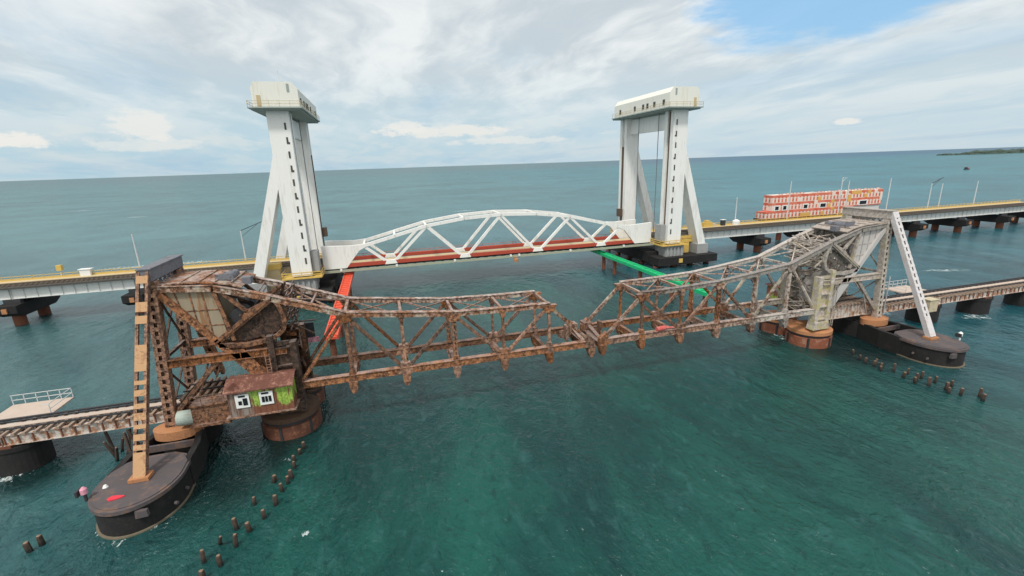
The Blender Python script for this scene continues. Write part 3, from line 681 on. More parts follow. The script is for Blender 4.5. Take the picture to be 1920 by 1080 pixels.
round_pier(True, 1.9, 3.0, 'rust red round caisson under the near column of the pale support frame'); round_pier(True, 7.6, 2.7, 'tan topped round caisson behind the near one of the pale support frame')

# cabins
root = thing('control_cabin', (-2.9, -1.5, 3.2), 'green and rust control cabin with two white windows over the left caisson', 'cabin')
B = MB(); B.box(-5.8, 0.0, -2.5, -.35, 3.45, 6.15); wall = B.build('wall', 'green_cab', root)
B = MB()
for i in range(12): B.box(-5.75+i*.52, -5.69+i*.52, -2.54, -2.5, 3.5, 6.1)
B.build('sheet_ribs', 'green_cab', wall)
B = MB(); B.prism([(-2.9, 6.1), (-2.9, 6.22), (-1.2, 6.95), (.1, 6.75), (.1, 6.65), (-1.2, 6.82)], -6.0, .3, 'X')
B.prism([(-6.0, 6.24), (-4.4, 6.24), (-5.2, 6.9)], -2.7, -2.0)
B.build('roof', 'roofrust', root)
for x in (-4.5, -2.35):
    B = MB(); B.box(x-.62, x+.62, -2.62, -2.55, 4.35, 5.75); fr = B.build('window', 'frame', wall)
    B = MB()
    if x < -4: B.box(x-.36, x-.06, -2.66, -2.62, 4.7, 5.1); B.box(x+.05, x+.45, -2.66, -2.62, 4.6, 5.35); B.box(x-.3, x+.3, -2.66, -2.62, 5.5, 5.68)
    else: B.box(x-.42, x-.16, -2.66, -2.62, 4.65, 5.25); B.box(x-.1, x+.12, -2.66, -2.62, 4.65, 5.25); B.box(x+.2, x+.44, -2.66, -2.62, 4.65, 5.25); B.box(x-.4, x+.25, -2.66, -2.62, 5.5, 5.68)
    B.build('pane', 'window', fr)
B = MB(); B.box(-6.2, .2, -2.6, -.3, 3.25, 3.42)
for x in (-5.5, -3.5, -1.5): B.bar((x, -2.5, 3.25), (x, -.1, 2.3), .16)
B.build('floor_frame', 'steel', root)
root = thing('gear_house', (-7.8, -1.2, 2.6), 'rusty gear housing plate with a pale drum beside the green cabin', 'machinery housing')
B = MB(); B.box(-9.3, -6.05, -1.9, -.3, 3.0, 4.9); B.box(-9.3, -6.05, -2.1, -.3, 4.9, 5.05); B.box(-9.5, -6.0, -2.2, -.3, 2.75, 3.0); B.build('housing', 'steel', root)
B = MB(); B.cyl((-10.9, -.9, 3.4), (-9.4, -.9, 3.4), .75, n=20); B.build('drum', 'greyblue', root)
B = MB(); B.bar((-9.2, -2.0, 5.1), (-9.2, -2.0, 6.0), .05)
for x in (-9.2, -8.2, -7.2, -6.2): B.bar((x, -2.1, 5.0), (x, -2.1, 6.0), .05)
B.bar((-9.2, -2.1, 6.0), (-6.2, -2.1, 6.0), .05); B.bar((-9.2, -2.1, 5.5), (-6.2, -2.1, 5.5), .05); B.build('handrail', 'steel', root)
M_g = plain('pale_drum_paint', (.36, .42, .38), .7, .25, (.20, .10, .06), 1.5)
for o in root.children:
    if o.name.startswith('drum'): o.data.materials[0] = M_g
    if o.name.startswith('housing'): o.data.materials[0] = M['steel']

# ------------------------------------------------------------------ new bridge
CAM_SCALE = [1.135, Vector((-1.456, 6.595, -3.605))]  # new bridge enlarged about the camera position so pile waterlines match the image
NYS, FYS = 46.8, 54.0                      # planes of the lift span trusses
def lift_tower(mir, label):
    root = thing('lift_tower', (XS+5.2 if mir else -5.2, 54, 4.8), label, 'bridge tower', 'white lift towers of the new bridge')
    xi, xo, cd = -3.4, -6.9, 3.43
    for ya, yb in ((42.2, 42.2+cd), (62.3, 62.3+cd)):
        ym = (ya+yb)/2
        B = MB(mir)                        # front leg, channel shaped with a groove toward the span
        B.prism([(xo, ya), (xi, ya), (xi, ym-.55), (xi-.7, ym-.55), (xi-.7, ym+.55), (xi, ym+.55), (xi, yb), (xo, yb)], 7.65, 37.0, 'Z')
        fl = B.build('front_leg', 'white', root)
        B = MB(mir); B.box(xi-.66, xi-(.28 if ya < 50 else -.12), ym-.38, ym+.38, 9, 36.5 if ya < 50 else 30); B.build('guide_rail', 'brownrail', fl)
        for i in range(11 if ya < 50 else 0):
            z = 9.9+i*2.38; B = MB(mir)
            B.box(-4.32, -4.02, ya-.05, ya+.02, z, z+1.15)
            if i % 2: B.box(-4.02, -3.82, ya-.05, ya+.02, z, z+.35)
            B.build('slot', 'dark_slot', fl)
        B = MB(mir)                        # rear leg of the A
        B.prism([(-13.95, 7.0), (-12.0, 7.0), (xo+.01, 23.9), (xo+.01, 29.6)], ya+.2, yb-.2)
        B.build('rear_leg', 'white', root)
        B = MB(mir); B.box(-14.5, -11.5, ya-.2, yb+.2, 4.8, 7.0); B.build('pedestal', 'concrete', root)
        B = MB(mir); B.box(-7.6, -2.8, ya-.4, yb+.4, 4.8, 7.3)
        for i in range(5): B.box(-7.2+i*.95, -6.8+i*.95, ya-.62, ya-.38, 4.8, 6.9)
        B.build('pedestal', 'concrete', root)
        B = MB(mir)                        # yellow service platform round the foot
        B.box(-8.6, -1.6, ya-1.0, yb+1.0, 7.3, 7.42)
        for x in (-8.5, -6.8, -5.1, -3.4, -1.7):
            B.box(x-.05, x+.05, ya-.98, ya-.9, 7.42, 8.5); B.box(x-.05, x+.05, yb+.9, yb+.98, 7.42, 8.5)
        for z in (7.42, 7.95, 8.4): B.box(-8.55, -1.65, ya-.97, ya-.91, z, z+.16); B.box(-8.55, -1.65, yb+.91, yb+.97, z, z+.1)
        for z in (7.42, 7.95, 8.4): B.box(-1.68, -1.62, ya-.97, yb+.97, z, z+.16); B.box(-8.58, -8.52, ya-.97, yb+.97, z, z+.1)
        B.build('foot_platform', 'yellow', root)
    B = MB(mir); B.box(-5.4, -4.5, 42.2+cd, 62.3, 33.0, 36.4); B.build('cross_beam', 'white', root)
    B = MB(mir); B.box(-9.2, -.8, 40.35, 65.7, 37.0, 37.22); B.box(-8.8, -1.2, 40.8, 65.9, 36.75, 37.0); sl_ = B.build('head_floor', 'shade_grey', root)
    B = MB(mir); B.prism([(-8.4, 37.22), (-8.4, 40.3), (-7.9, 41.2), (-2.1, 41.2), (-1.2, 40.1), (-1.2, 37.22)], 40.9, 65.0)
    hd = B.build('head_house', 'cream', root)
    B = MB(mir)
    for z in (37.7, 38.15):
        B.box(-9.18, -9.13, 40.4, 65.6, z, z+.05); B.box(-.87, -.82, 40.4, 65.6, z, z+.05); B.box(-9.18, -.82, 40.38, 40.43, z, z+.05)
    for i in range(15): B.box(-9.18, -9.13, 40.4+i*1.79, 40.45+i*1.79, 37.2, 38.2); B.box(-.87, -.82, 40.4+i*1.79, 40.45+i*1.79, 37.2, 38.2)
    for i in range(6): B.box(-9.13+i*1.62, -9.08+i*1.62, 40.38, 40.43, 37.2, 38.2)
    B.build('head_handrail', 'tan', sl_)
    for y in (42.6, 46.2, 49.0, 50.8, 54.5, 61.5):
        B = MB(mir); B.box(-1.18, -1.10, y, y+.75, 37.9, 38.9); B.build('window', 'dark_slot', hd)
    B = MB(mir); B.box(-7.7, -7.1, 40.83, 40.92, 37.22, 39.1); B.build('door', 'tan', hd)
    B = MB(mir); B.box(-2.9, -2.5, 40.85, 40.92, 39.6, 40.9); B.build('vent', 'shade_grey', hd)
    B = MB(mir); B.cyl((-4.4, 44, 41.2), (-4.4, 44, 43.6), .05, n=6); B.build('antenna', 'mast', hd)
    B = MB(mir)
    for y in (48.9, 57.5):
        B.cyl((-4.0, y, 9.2), (-4.0, y, 36.9), .08, n=6)
    B.build('hoist_ropes', 'greyblue', root)
    B = MB(mir); B.box(-3.35, -2.3, 63.2, 64.6, 12.0, 14.0); B.build('rope_socket', 'brownrail', root)
    B = MB(mir); B.box(-3.3, -2.1, 43.0, 45.4, 8.2, 12.0); B.build('guide_shoe', 'concrete', root)
lift_tower(False, 'white A-shaped lift tower behind the rusty left half of the old bridge')
lift_tower(True, 'white A-shaped lift tower left of the red and white building')

def foundation(mir, label):
    root = thing('tower_foundation', (XS+7 if mir else -7, 53, SEA-1), label, 'foundation', 'dark pile caps under the lift towers')
    B = MB(mir); B.box(-15.8, -.2, 40.2, 67.5, 3.05, 4.8); B.box(-3.5, .1, 44.5, 57.5, 3.3, 5.6); B.build('pile_cap', 'black', root)
    for y in (42, 48, 54, 60, 65.5):
        for x in (-14.2, -9.8, -5.2, -.6):
            if y > 50 and x not in (-14.2, -.6): continue
            B = MB(mir).cyl((x, y, SEA-1), (x, y, 2.7), .65, n=14); B.build('pile', 'pile_rust', root)
    B = MB(mir); B.box(-6.3, -5.4, 40.0, 40.2, 3.5, 4.4); B.build('marker_plate', 'yellow', root)
foundation(False, 'dark pile cap behind the rusty half of the old bridge')
foundation(True, 'dark pile cap beside the green boom')

# lift span
root = thing('lift_span', (XS/2, (NYS+FYS)/2, 7.3), 'white bowstring truss lift span hung between the two white towers', 'bridge span')
cxm = XS/2
topc = [(-34.6, 11.65), (-28.6, 11.8), (-22.4, 13.35), (-15.9, 14.95), (-8, 16.0), (0, 16.35), (8, 16.0), (15.9, 14.95), (22.4, 13.35), (28.6, 11.8), (34.6, 11.65)]
topd = dict(topc)
for y in (NYS, FYS):
    B = MB()
    for i in range(1, len(topc)-2):
        (xa, za), (xb, zb) = topc[i], topc[i+1]
        n = 4
        B.bar((cxm+xa, y, za), (cxm+xb+(.08 if xb > 0 else .08), y, zb), .62, .62)
    B.build('arch_chord', 'white', root)
    B = MB(); B.box(-2.0, 71.6, y-.32, y+.32, 7.75, 8.45); B.build('bottom_chord', 'red', root)
    for s_ in (-1, 1):
        B = MB(); B.prism([(cxm+s_*36.6, 7.6), (cxm+s_*32.3, 7.6), (cxm+s_*29.6, 10.9), (cxm+s_*28.2, 11.6), (cxm+s_*28.2, 12.2), (cxm+s_*31.0, 12.0), (cxm+s_*36.6, 12.3)], y-.34, y+.34)
        B.build('end_plate', 'white', root)
    bots = (-23.6, -8.2, 8.2, 23.6); tps = (-28.6, -15.9, 0, 15.9, 28.6)
    for i, bx_ in enumerate(bots):
        for k, tx in ((-1, tps[i]), (1, tps[i+1])):
            B = MB(); B.bar((cxm+bx_+k*.55, y, 8.0), (cxm+tx, y, topd[tx]-.1), .48, .52); B.build('diagonal_brace', 'white', root)
        B = MB(); B.prism([(cxm+bx_-1.25, 7.72), (cxm+bx_+1.25, 7.72), (cxm+bx_+.9, 8.5), (cxm+bx_-.9, 8.5)], y-.36, y+.36); B.build('gusset_plate', 'white', root)
for tx in (-28.6, -22.4, -15.9, -8, 0, 8, 15.9, 22.4, 28.6):
    B = MB(); B.bar((cxm+tx, NYS, topd[tx]), (cxm+tx, FYS, topd[tx]), .4, .4, (0, 0, 1)); B.build('top_strut', 'white', root)
B = MB(); B.box(-2.2, 71.8, 45.1, 46.3, 7.1, 7.3)
B.box(-2.2, 71.8, 45.1, 45.2, 7.3, 7.6); B.build('near_walkway', 'olive', root)
B = MB(); B.box(-2.0, 71.6, 47.2, 53.6, 7.3, 7.6)
for i in range(38): B.box(-1.5+i*1.93, -1.1+i*1.93, 47.2, 53.6, 6.8, 7.3)
B.build('deck', 'shade_deck', root)
for y in (48.0, 49.6):
    B = MB(); B.box(-2.0, 71.6, y-.06, y+.06, 7.62, 7.8); B.build('rail', 'ballast', root)
B = MB(); B.box(-2.0, 71.6, 50.6, 53.2, 7.62, 7.75); B.build('side_path', 'tan', root)
B = MB(); B.box(-2.0, 71.6, 54.8, 55.6, 7.6, 7.72)
for z in (8.2, 8.7): B.box(-2.0, 71.6, 55.55, 55.62, z, z+.09)
for i in range(31): B.box(-2.0+i*2.45, -1.92+i*2.45, 55.55, 55.63, 7.72, 8.8)
B.build('far_handrail', 'pinkred', root)
for i, x in enumerate((1.5, 12.2, 24.1, 36.3, 38.2, 50.2, 63.5)):
    B = MB(); B.box(x-.2, x+.2, 45.0, 45.35, 7.3, 7.75); B.build('lamp_box', 'frame', root)
tag(MB().cyl((37.2, 44.2, 6.3), (37.2, 44.2, 6.9), .5, n=10).box(36.9, 37.5, 44.9, 45.2, 6.4, 7.2).build('navigation_light', 'plinth', origin=(37.2, 44.4, 6.6)), 'small orange navigation light hung below the middle of the white lift span', 'lamp')

# new approach spans (18.3 m each before scaling about the camera), one prototype and copies
def new_span(L, loc, label):
    r = thing('approach_span', loc, label, 'bridge span', 'white girder spans of the new bridge')
    O = Vector(loc)
    def bx(B, x0, x1, y0, y1, z0, z1): B.box(O.x+x0, O.x+x1, y0, y1, z0, z1)
    for y in (47.2, 51.2):
        B = MB(); bx(B, .06, L-.06, y-.08, y+.08, 7.15, 8.75); bx(B, .06, L-.06, y-.3, y+.3, 8.75, 8.82); bx(B, .06, L-.06, y-.3, y+.3, 7.08, 7.15)
        g = B.build('side_girder', 'girder_white', r)
        B = MB(); n = int(L/1.83)
        for i in range(n+1): bx(B, .1+i*(L-.25)/n, .15+i*(L-.25)/n, y-.26, y+.26, 7.15, 8.75)
        B.build('stiffeners', 'girder_white', g)
    B = MB(); bx(B, .03, L-.03, 46.6, 51.9, 8.84, 9.05); bx(B, .03, L-.03, 46.3, 46.65, 8.9, 9.2); B.build('deck_slab', 'ballast', r)
    B = MB()
    bx(B, 0, L, 51.5, 53.3, 9.07, 9.15); B.build('walkway', 'tan', r)
    B = MB()
    for z in (9.45, 9.85): bx(B, 0, L, 53.20, 53.27, z, z+.09)
    n = int(L/1.5)
    for i in range(n+1): bx(B, .05+i*(L-.2)/n, .12+i*(L-.2)/n, 53.20, 53.28, 9.15, 10.0)
    bx(B, 0, L, 53.12, 53.18, 9.15, 9.4)
    B.build('handrail', 'yellow', r)
    for y in (48.2, 49.9):
        B = MB(); bx(B, 0, L, y-.06, y+.06, 9.12, 9.28); B.build('rail', 'brownrail', r)
    B = MB(); n = int(L/.75)
    for i in range(n): bx(B, .2+i*.75, .45+i*.75, 47.3, 50.9, 9.06, 9.13)
    B.build('sleepers', 'sleeper_dark', r)
    return r
SP = 18.3
ordn = ['first', 'second', 'third', 'fourth', 'fifth', 'sixth', 'seventh']
pr = new_span(SP, (-15.7-SP, 50, 7), 'first long white girder span left of the left lift tower')
for k in range(1, 4):
    c_ = copy_tree(pr); c_.location = cam_scaled((-15.7-SP*(k+1), 50, 7)); c_['label'] = ordn[k]+' white girder span counting left from the left lift tower'
for k in range(0, 7):
    c_ = copy_tree(pr); c_.location = cam_scaled((85.3+SP*k, 50, 7)); c_['label'] = ordn[k]+' white girder span counting right from the right lift tower'
new_span(13.6, (-15.7, 50, 7), 'short white girder span between the legs of the left lift tower')
new_span(13.6, (71.7, 50, 7), 'short white girder span between the legs of the right lift tower')

def new_pier(x, label):
    r = thing('bent_pier', (x, 50.4, SEA-1), label, 'pier', 'piers of the new bridge')
    B = MB(); B.prism([(44.8, 5.0), (44.8, 6.3), (56, 6.3), (56, 5.0), (54.4, 4.2), (46.4, 4.2)], x-1.6, x+1.6, 'X'); B.build('cap', 'black', r)
    B = MB()
    for y in (47.2, 51.2): B.box(x-1.2, x+1.2, y-.4, y+.4, 6.3, 7.07)
    B.build('bearing', 'dark', r)
    for y in (47.4, 53.4):
        B = MB().cyl((x, y, SEA-1), (x, y, 4.3), .9, n=14); B.build('pile', 'pile_rust', r)
    B = MB().box(x-.35, x+.35, 44.55, 44.82, 5.1, 5.9); B.build('marker_plate', 'plinth', r)
    return r
pp = new_pier(-15.7-SP, 'dark two-legged pier left of the left lift tower, at the first girder joint')
def pier_copy(x, label):
    c_ = copy_tree(pp); c_.location.x = cam_scaled((x, 0, 0)).x; c_['label'] = label
for k in range(1, 4): pier_copy(-15.7-SP*(k+1), 'dark two-legged pier at the %s girder joint left of the left lift tower' % ordn[k])
for k in range(0, 7): pier_copy(85.3+SP*(k+1), 'dark two-legged pier at the %s girder joint right of the right lift tower' % ordn[k])

# masts along the far walkway
def mast(x, z1, label, arm=0, base=9.1):
    r = thing('mast', (x, 53.60, base), label, 'mast', 'thin poles along the new bridge')
    B = MB(); B.cyl((x, 53.60, 8.6), (x, 53.60, z1), .16, .1, n=8); B.build('pole', 'mast', r)
    B = MB(); B.box(x-.25, x+.25, 52.90, 53.90, 8.5, 8.8); B.build('bracket', 'mast', r)
    if arm:
        B = MB(); B.bar((x, 53.60, z1), (x+arm, 53.60, z1-.1 + (1.8 if abs(arm) > 3 else 0)), .12)
        B.bar((x, 53.60, z1-1.2), (x+arm*.7, 53.60, z1-.1+(1.2 if abs(arm) > 3 else 0)), .07); B.build('arm', 'dark' if abs(arm) > 3 else 'mast', r)
mast(-35.6, 16.2, 'thin white mast above the yellow walkway, left of the rusty support frame')
mast(-17.2, 15.6, 'mast with a dark slanting arm left of the left lift tower', 4.5)
mast(101.3, 16.2, 'thin pole between the right lift tower and the red and white building')
mast(118.6, 19.6, 'tall pole rising before the left part of the red and white building')
mast(136.6, 19.9, 'tall pole with a short arm above the middle of the red and white building', 1.6)
mast(139.2, 18.9, 'thinner pole just right of the tall one above the red and white building')
mast(155.0, 19.0, 'pole at the right end of the red and white building')
mast(172.0, 16.8, 'left one of two poles joined by a rail, right of the red and white building', 4.4)
mast(176.6, 16.6, 'right one of two poles joined by a rail, right of the red and white building')
mast(192.0, 16.7, 'single pole at the far right end of the new bridge')

# small gear on the new bridge
def small(name, label, cat, parts, origin):
    if len(parts) == 1: return tag(parts[0][0].build(name, parts[0][2], origin=origin), label, cat)
    r = thing(name, origin, label, cat)
    for B, n, mt in parts: B.build(n, mt, r)
small('signal_box', 'small orange topped signal on the left of the new bridge', 'signal', [(MB().cyl((-48, 53.30, 9.1), (-48, 53.30, 10.6), .1, n=8), 'post', 'mast'), (MB().box(-48.4, -47.6, 53.00, 53.60, 10.4, 11.4), 'head', 'yellow')], (-48, 53.30, 9.1))
small('relay_case', 'white case on the walkway left of the rusty support frame', 'cabinet', [(MB().box(-44.8, -43.2, 52.60, 53.60, 9.15, 10.3), 'case', 'frame'), (MB().box(-45, -43, 52.50, 53.70, 10.3, 10.42), 'lid', 'frame')], (-44, 53.10, 9.1))
small('stair_tower', 'ochre stair enclosure between the legs of the left lift tower', 'stairs', [(MB().box(-12.4, -9.4, 44.6, 46.2, 4.8, 8.9), 'enclosure', 'tan'), (MB().box(-12.6, -9.2, 44.4, 46.25, 8.9, 9.9), 'parapet', 'yellow')], (-11, 45.4, 4.8))
small('stair_tower', 'yellow stepped platform behind the near leg of the right lift tower', 'stairs', [(MB().box(76.5, 80.4, 44.2, 46.1, 4.8, 7.2).box(76.5, 82.0, 44.4, 46.2, 7.3, 8.2), 'platform', 'yellow'), (MB().box(76.4, 82.1, 44.3, 44.4, 8.2, 8.9), 'parapet', 'yellow')], (79, 45, 4.8))
small('tank', 'pale round tank on the walkway right of the right lift tower', 'tank', [(MB().cyl((100.8, 52.60, 9.15), (100.8, 52.60, 10.1), .95, n=16).cyl((100.8, 52.60, 10.1), (100.8, 52.60, 10.5), .95, .3, n=16), 'shell', 'frame')], (100.8, 52.60, 9.15))
small('generator', 'yellow machine on the deck right of the right lift tower', 'machine', [(MB().box(90.6, 93.2, 52.20, 53.40, 9.15, 10.3).box(91.2, 92.4, 52.30, 53.30, 10.3, 10.8), 'hood', 'yellow'), (MB().box(93.3, 94.3, 52.30, 53.30, 9.15, 9.9), 'fuel_box', 'palebox')], (92, 52.60, 9.1))
small('machine_cover', 'red and white cover on deck between the left tower legs', 'cover', [(MB().prism([(-8.8, 9.3), (-6.6, 9.3), (-6.8, 10.1), (-8.6, 10.1)], 51.90, 53.10), 'cover', 'frame'), (MB().prism([(-6.58, 9.3), (-5.9, 9.3), (-6.0, 10.2), (-6.7, 10.2)], 51.80, 53.20), 'end_panel', 'red')], (-7.5, 52.60, 9.2))
small('beacon_box', 'dark box with white face on the walkway near the white tank', 'cabinet', [(MB().box(96.3, 97.3, 52.40, 53.20, 9.15, 10.6), 'case', 'dark'), (MB().box(96.2, 97.4, 52.30, 53.30, 10.6, 10.72), 'lid', 'frame')], (96.8, 52.80, 9.1))

# red and white building
root = thing('control_building', (134.5, 59.5, 9.3), 'long building clad in red and white blocks beside the new bridge', 'building')
B = MB(); B.box(116.2, 157.2, 56.9, 60, 11.2, 15.7); w = B.build('upper_wall', 'redwhite', root)
B = MB(); B.box(114.2, 146.0, 56.7, 60.2, 9.2, 11.2); B.build('lower_wall', 'redwhite', root)
B = MB(); B.box(146.0, 157.0, 57.2, 63.0, 9.2, 11.2); B.build('lower_wall', 'girder_white', root)
rg = random.Random(2)
B = MB(); B.box(116.2, 157.2, 56.95, 59.9, 15.7, 15.74)
for i in range(32):
    x = 116.4+i*1.25
    B.box(x, x+.8, 56.95, 57.7, 15.74, 15.95+rg.uniform(0, .25)) if rg.random() < .8 else None
B.build('roof', 'redwhite', root)
for x, wd in ((117.4, 1.2), (120.2, 1.1), (127.5, 1.3), (133.6, 1.9), (148.5, 2.6)):
    B = MB(); B.box(x-.35, x+wd+.35, 56.82, 56.9, 11.35, 12.9); fr = B.build('window', 'frame', w)
    B = MB(); B.box(x, x+wd, 56.78, 56.82, 11.6, 12.6); B.build('pane', 'window', fr)
for x in (116, 122, 130, 139, 148, 156.5):
    B = MB()
    B.cyl((x, 59, SEA-1), (x, 59, 9.2), .7, n=12); B.build('pile', 'pile_rust', root)
B = MB(); B.box(113.8, 157.6, 56.2, 60.6, 8.7, 9.2); B.build('floor_slab', 'black', root)

# booms under the new bridge
CAM_SCALE = [1.0, Vector((0, 0, 0))]
def boom(x, y0, y1, z, w, mat, name, label, n, piles):
    r = thing(name, (x, (y0+y1)/2, z), label, 'boom')
    B = MB()
    B.box(x-w/2, x+w/2, y0, y1, z-.35, z+.02)
    for s_ in (-1, 1): B.box(x+s_*w/2-.1, x+s_*w/2+.1, y0+.02, y1, z-.45, z+.22)
    B.build('beam', mat, r)
    B = MB(); k = int((y1-y0)/1.6)
    for i in range(k): B.box(x-w/2+.12, x+w/2-.12, y0+.5+i*1.6, y0+.72+i*1.6, z+.03, z+.2)
    B.build('cross_plates', mat, r)
    for py in piles:
        B = MB().cyl((x, py, SEA-1), (x, py, z-.46), .45, n=12); B.build('pile', 'pile_rust', r)
boom(1.6, 17.6, 66, 3.5, 1.75, 'boom_red', 'access_boom', 'orange red walkway boom reaching from the new bridge to the old rusty truss', 0, (18.6, 30, 44, 56))
boom(65.0, 16.8, 67, 3.3, 1.5, 'boom_green', 'access_boom', 'bright green walkway boom reaching toward the old bridge', 0, (18, 28, 40, 52, 58))

# old bridge extras
def refuge(mir, label):
    r = thing('refuge_platform', (XS+26 if mir else -26, 6.5, 3.5), label, 'platform')
    B = MB(mir); B.box(-29.6, -24.2, 4.5, 8.2, 3.35, 3.5); B.build('deck', 'plank', r)
    for y in (8.15, 4.6):
        B = MB(mir)
        for i in range(6): B.box(-29.55+i*1.06, -29.49+i*1.06, y-.03, y+.03, 3.5, 4.6)
        for z in (4.0, 4.55): B.box(-29.6, -24.2, y-.03, y+.03, z, z+.06)
        if y < 5: 
            B = MB(mir); B.box(-24.9, -24.2, y-.03, y+.03, 4.5, 4.56); B.box(-24.3, -24.24, y-.03, y+.03, 3.5, 4.5)
        B.build('handrail', 'mast', r)
    B = MB(mir); B.box(-24.26, -24.2, 4.6, 8.15, 4.0, 4.06); B.box(-24.26, -24.2, 4.6, 8.15, 4.55, 4.61); B.build('handrail', 'mast', r)
    B = MB(mir)
    for x in (-28, -25.5): B.bar((x, 7.8, 3.35), (x, 4.6, 1.8), .18); B.box(x-.1, x+.1, 4.2, 8, 3.15, 3.35)
    B.build('bracket', 'steel', r)
refuge(False, 'pale railed refuge platform beyond the old approach, far left')
refuge(True, 'tan refuge platform beyond the old approach behind the white strut')
small('storage_box', 'pale tan box standing on the dark pier behind the white perforated strut', 'box', [(MB().box(91.6, 93.4, -.6, .7, 2.0, 3.9), 'case', 'palebox'), (MB().box(91.5, 93.5, -.7, .8, 3.9, 4.0), 'lid', 'palebox')], (92.5, 0, 2.0))
small('thin_post', 'slender white post in front of the pale rear column', 'post', [(MB().cyl((83.3, .3, 2.2), (83.3, .3, 8.4), .09, n=8), 'post', 'mast')], (83.3, .3, 2.2))
def lantern(x, y, mats, label):
    r = thing('navigation_lantern', (x, y, 1.7), label, 'lamp')
    MB().cyl((x, y, 1.5), (x, y, 2.2), .12, n=8).build('post', mats[0], r)
    MB().cyl((x, y, 2.2), (x, y, 2.62), .24, n=10).cyl((x, y, 2.62), (x, y, 2.8), .24, .08, n=10).build('lens', mats[1], r)
    MB().box(x-.45, x-.3, y-.35, y+.35, 2.1, 2.6).build('panel', mats[2], r)
lantern(-14.75, -9.3, ('dark', 'pink', 'dark'), 'pink and black navigation lantern at the tip of the left pier')
lantern(84.3, -9.2, ('frame', 'frame', 'dark'), 'white and black navigation lantern at the tip of the right pier')
rg = random.Random(12)
B = MB(); pl = ngon(-12.4, -10.0, .62, 9, .3); B.prism([(x+rg.uniform(-.12, .12), y+rg.uniform(-.08, .08)) for x, y in pl], 1.7, 1.78, 'Z')
tag(B.build('cloth', 'redcloth', origin=(-12.4, -10, 1.7)), 'crumpled red cloth lying on the rounded deck of the left pier', 'cloth')
B = MB(); B.cyl((-14.0, -8.1, 1.7), (-14.0, -8.1, 1.9), .22, .1, n=8)
tag(B.build('buoy', 'frame', origin=(-14, -8.1, 1.7)), 'small white lump on the deck of the left pier', 'debris')
small('hoist_frame', 'pink panel with dark frame hanging behind the rusty truss beside the orange boom', 'panel', [(MB().box(.4, 1.9, 6.1, 6.3, 7.2, 7.8), 'panel', 'pink'), (MB().box(.2, 1.5, 6.1, 6.4, 7.8, 9.6), 'frame', 'dark')], (2.2, 6.2, 8))
small('bundle', 'red bundle resting on the bottom chord of the pale truss half', 'bundle', [(MB().cyl((43.2, -.2, 5.45), (44.4, -.15, 5.5), .32, n=10).cyl((44.4, -.15, 5.5), (45.9, -.1, 5.35), .22, .1, n=8), 'cloth', 'redcloth_faded')], (44, 0, 5.2))
# green cabin of the right leaf, on the far side
root = thing('control_cabin', (69.5, 8.6, 3.3), 'lime green cabin seen through the pale half of the old bridge', 'cabin')
B = MB(); B.box(69.0, 74.6, 6.3, 8.6, 3.5, 6.6); wl = B.build('wall', 'green_cab', root)
B = MB(); B.prism([(6.0, 6.6), (6.0, 6.75), (7.4, 7.3), (8.9, 6.75), (8.9, 6.6)], 68.8, 74.8, 'X'); B.build('roof', 'roofrust', root)

# boat far out
root = thing('fishing_boat', (776.7, 401, SEA), 'tiny dark boat far out on the sea at right', 'boat')
n = Vector((.75, -.66, 0)); 
B = MB(); B.prism([(771, 400), (773, 401.5), (779, 401.5), (783, 400.3), (779, 398.8), (773, 398.8)], SEA-.2, SEA+1.3, 'Z'); B.build('hull', 'dark', root)
B = MB().box(773.5, 776.5, 399.2, 401.1, SEA+1.3, SEA+3.2); B.build('wheelhouse', 'dark', root)
B = MB().box(778.2, 779, 399.6, 400.7, SEA+1.3, SEA+2.8); B.build('mast', 'redcloth', root)

# stub piles of the vanished fenders
PIL = [(.4, -3.3, .5), (0.1, -4.2, .3), (-.2, -5.3, .35), (0, -6.5, .4), (0, -8.0, .55), (-.2, -8.7, .5), (-.5, -9.7, .5), (-.7, -11.4, .6), (-1.3, -12.8, .5), (-2.5, -10.8, .4), (-2.1, -14.0, .55), (-3.2, -13.4, .7), (-2.7, -15.4, .8), (-4.6, -16.3, .7), (-3.3, -17.0, .6), (-1.5, -8.1, .4), (-4.1, -18.0, .5), (-17.6, -10.5, .6), (-18.1, -11.0, .6)]
PIR = [(72.6, -4.0, .4), (71.3, -6.7, .5), (71.5, -7.8, .5), (71.5, -8.6, .5), (72.2, -9.8, .8), (71.6, -11.4, .5), (72.0, -12.6, .8), (73.3, -12.3, .7), (72.1, -13.9, .8), (72.8, -15.3, .7), (74.3, -14.9, .5), (73.0, -16.6, .6), (74.4, -17.6, .8), (71.9, -5.6, .35), (72.4, -7.3, .4), (70.9, -9.1, .4), (72.9, -10.9, .55), (71.4, -12.9, .5), (73.6, -13.6, .6), (72.2, -15.9, .45), (73.7, -18.3, .6)]
proto = None
rg = random.Random(21)
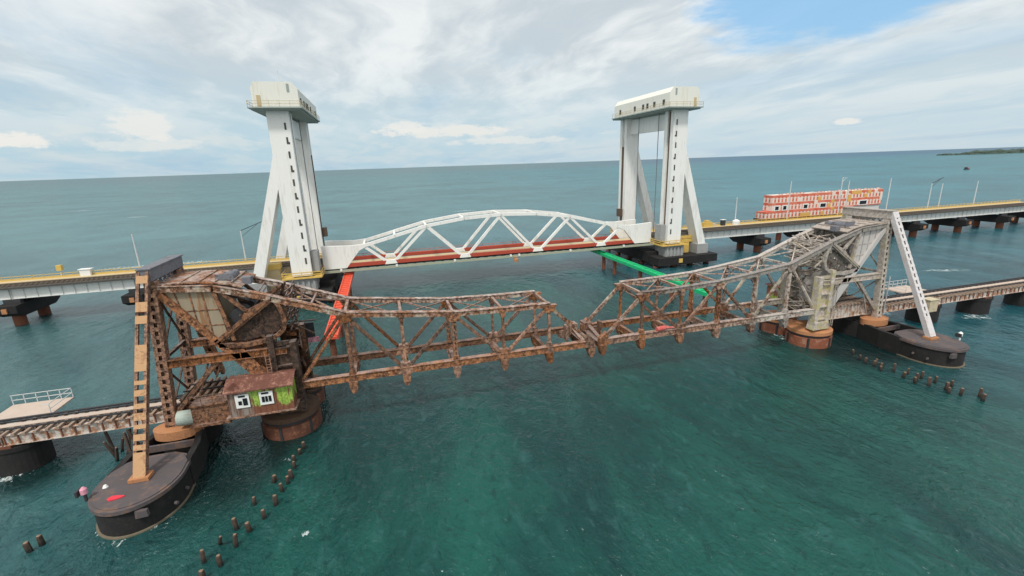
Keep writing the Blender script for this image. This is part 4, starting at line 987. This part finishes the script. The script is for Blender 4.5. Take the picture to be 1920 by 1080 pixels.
def pile_mesh():
    B = MB(); n = 10; rr = [.18, .175, .165, .13, .04]; zz = [-.8, .2, .8, .93, .96]; vs = []
    for r_, z in zip(rr, zz):
        for i in range(n):
            a = 6.283*i/n; k = 1+.14*math.sin(i*2.3+z); vs.append((r_*k*math.cos(a), r_*k*math.sin(a), z))
    B.add(vs, [(j*n+i, j*n+(i+1) % n, (j+1)*n+(i+1) % n, (j+1)*n+i) for j in range(4) for i in range(n)] + [tuple(range(4*n, 5*n))]); return B
allp = [(p, 0) for p in PIL] + [(p, 1) for p in PIR]
for (x, y, h), side in allp:
    if proto is None:
        o = pile_mesh().build('wooden_pile', 'timber'); proto = o
    else:
        o = proto.copy(); col.objects.link(o)
    o.location = (x, y, SEA+h-.6); o.rotation_euler = (rg.uniform(-.1, .1), rg.uniform(-.1, .1), rg.uniform(0, 6)); o.scale = (rg.uniform(.85, 1.15),)*2+(1,)
    lb = 'worn timber pile stub in the loose row between the rusty caisson and the photo bottom' if side == 0 else 'worn timber pile stub in the row running right from the rust red caisson'
    if side == 0 and x < -15: lb = 'one of two dark pile stubs standing left of the big pier nose'
    tag(o, lb, 'pile', ('pile stubs in front of the left caisson', 'pile stubs left of the big pier nose')[x < -15] if side == 0 else 'pile stubs in front of the right caisson')
o = proto.copy(); col.objects.link(o); o.location = (-3.9, -14.9, SEA+.3); o.rotation_euler = (.5, .35, 0); o.scale = (.7, .7, 1.2)
tag(o, 'thin dark leaning stake among the timber pile stubs at lower left', 'pile')
for i, (x, y, hh, tx, ty) in enumerate([(-18.9, 2.6, 2.2, .02, .1), (-18.3, 1.4, 1.6, -.25, .2), (-17.9, 2.3, 1.4, .2, .3), (-17.5, .4, 1.5, -.2, .3), (-17.0, 1.6, 2.1, .12, .35), (-16.5, .8, 2.2, .1, .3), (-16.0, 1.6, 2.3, .1, .3)]):
    o = proto.copy(); col.objects.link(o); o.location = (x, y, SEA+hh*.3); o.rotation_euler = (tx, -ty, i); o.scale = (.8, .8, hh)
    tag(o, 'tall black leaning pile in the cluster just left of the tan strut', 'pile', 'leaning piles beside the left oblong pier')
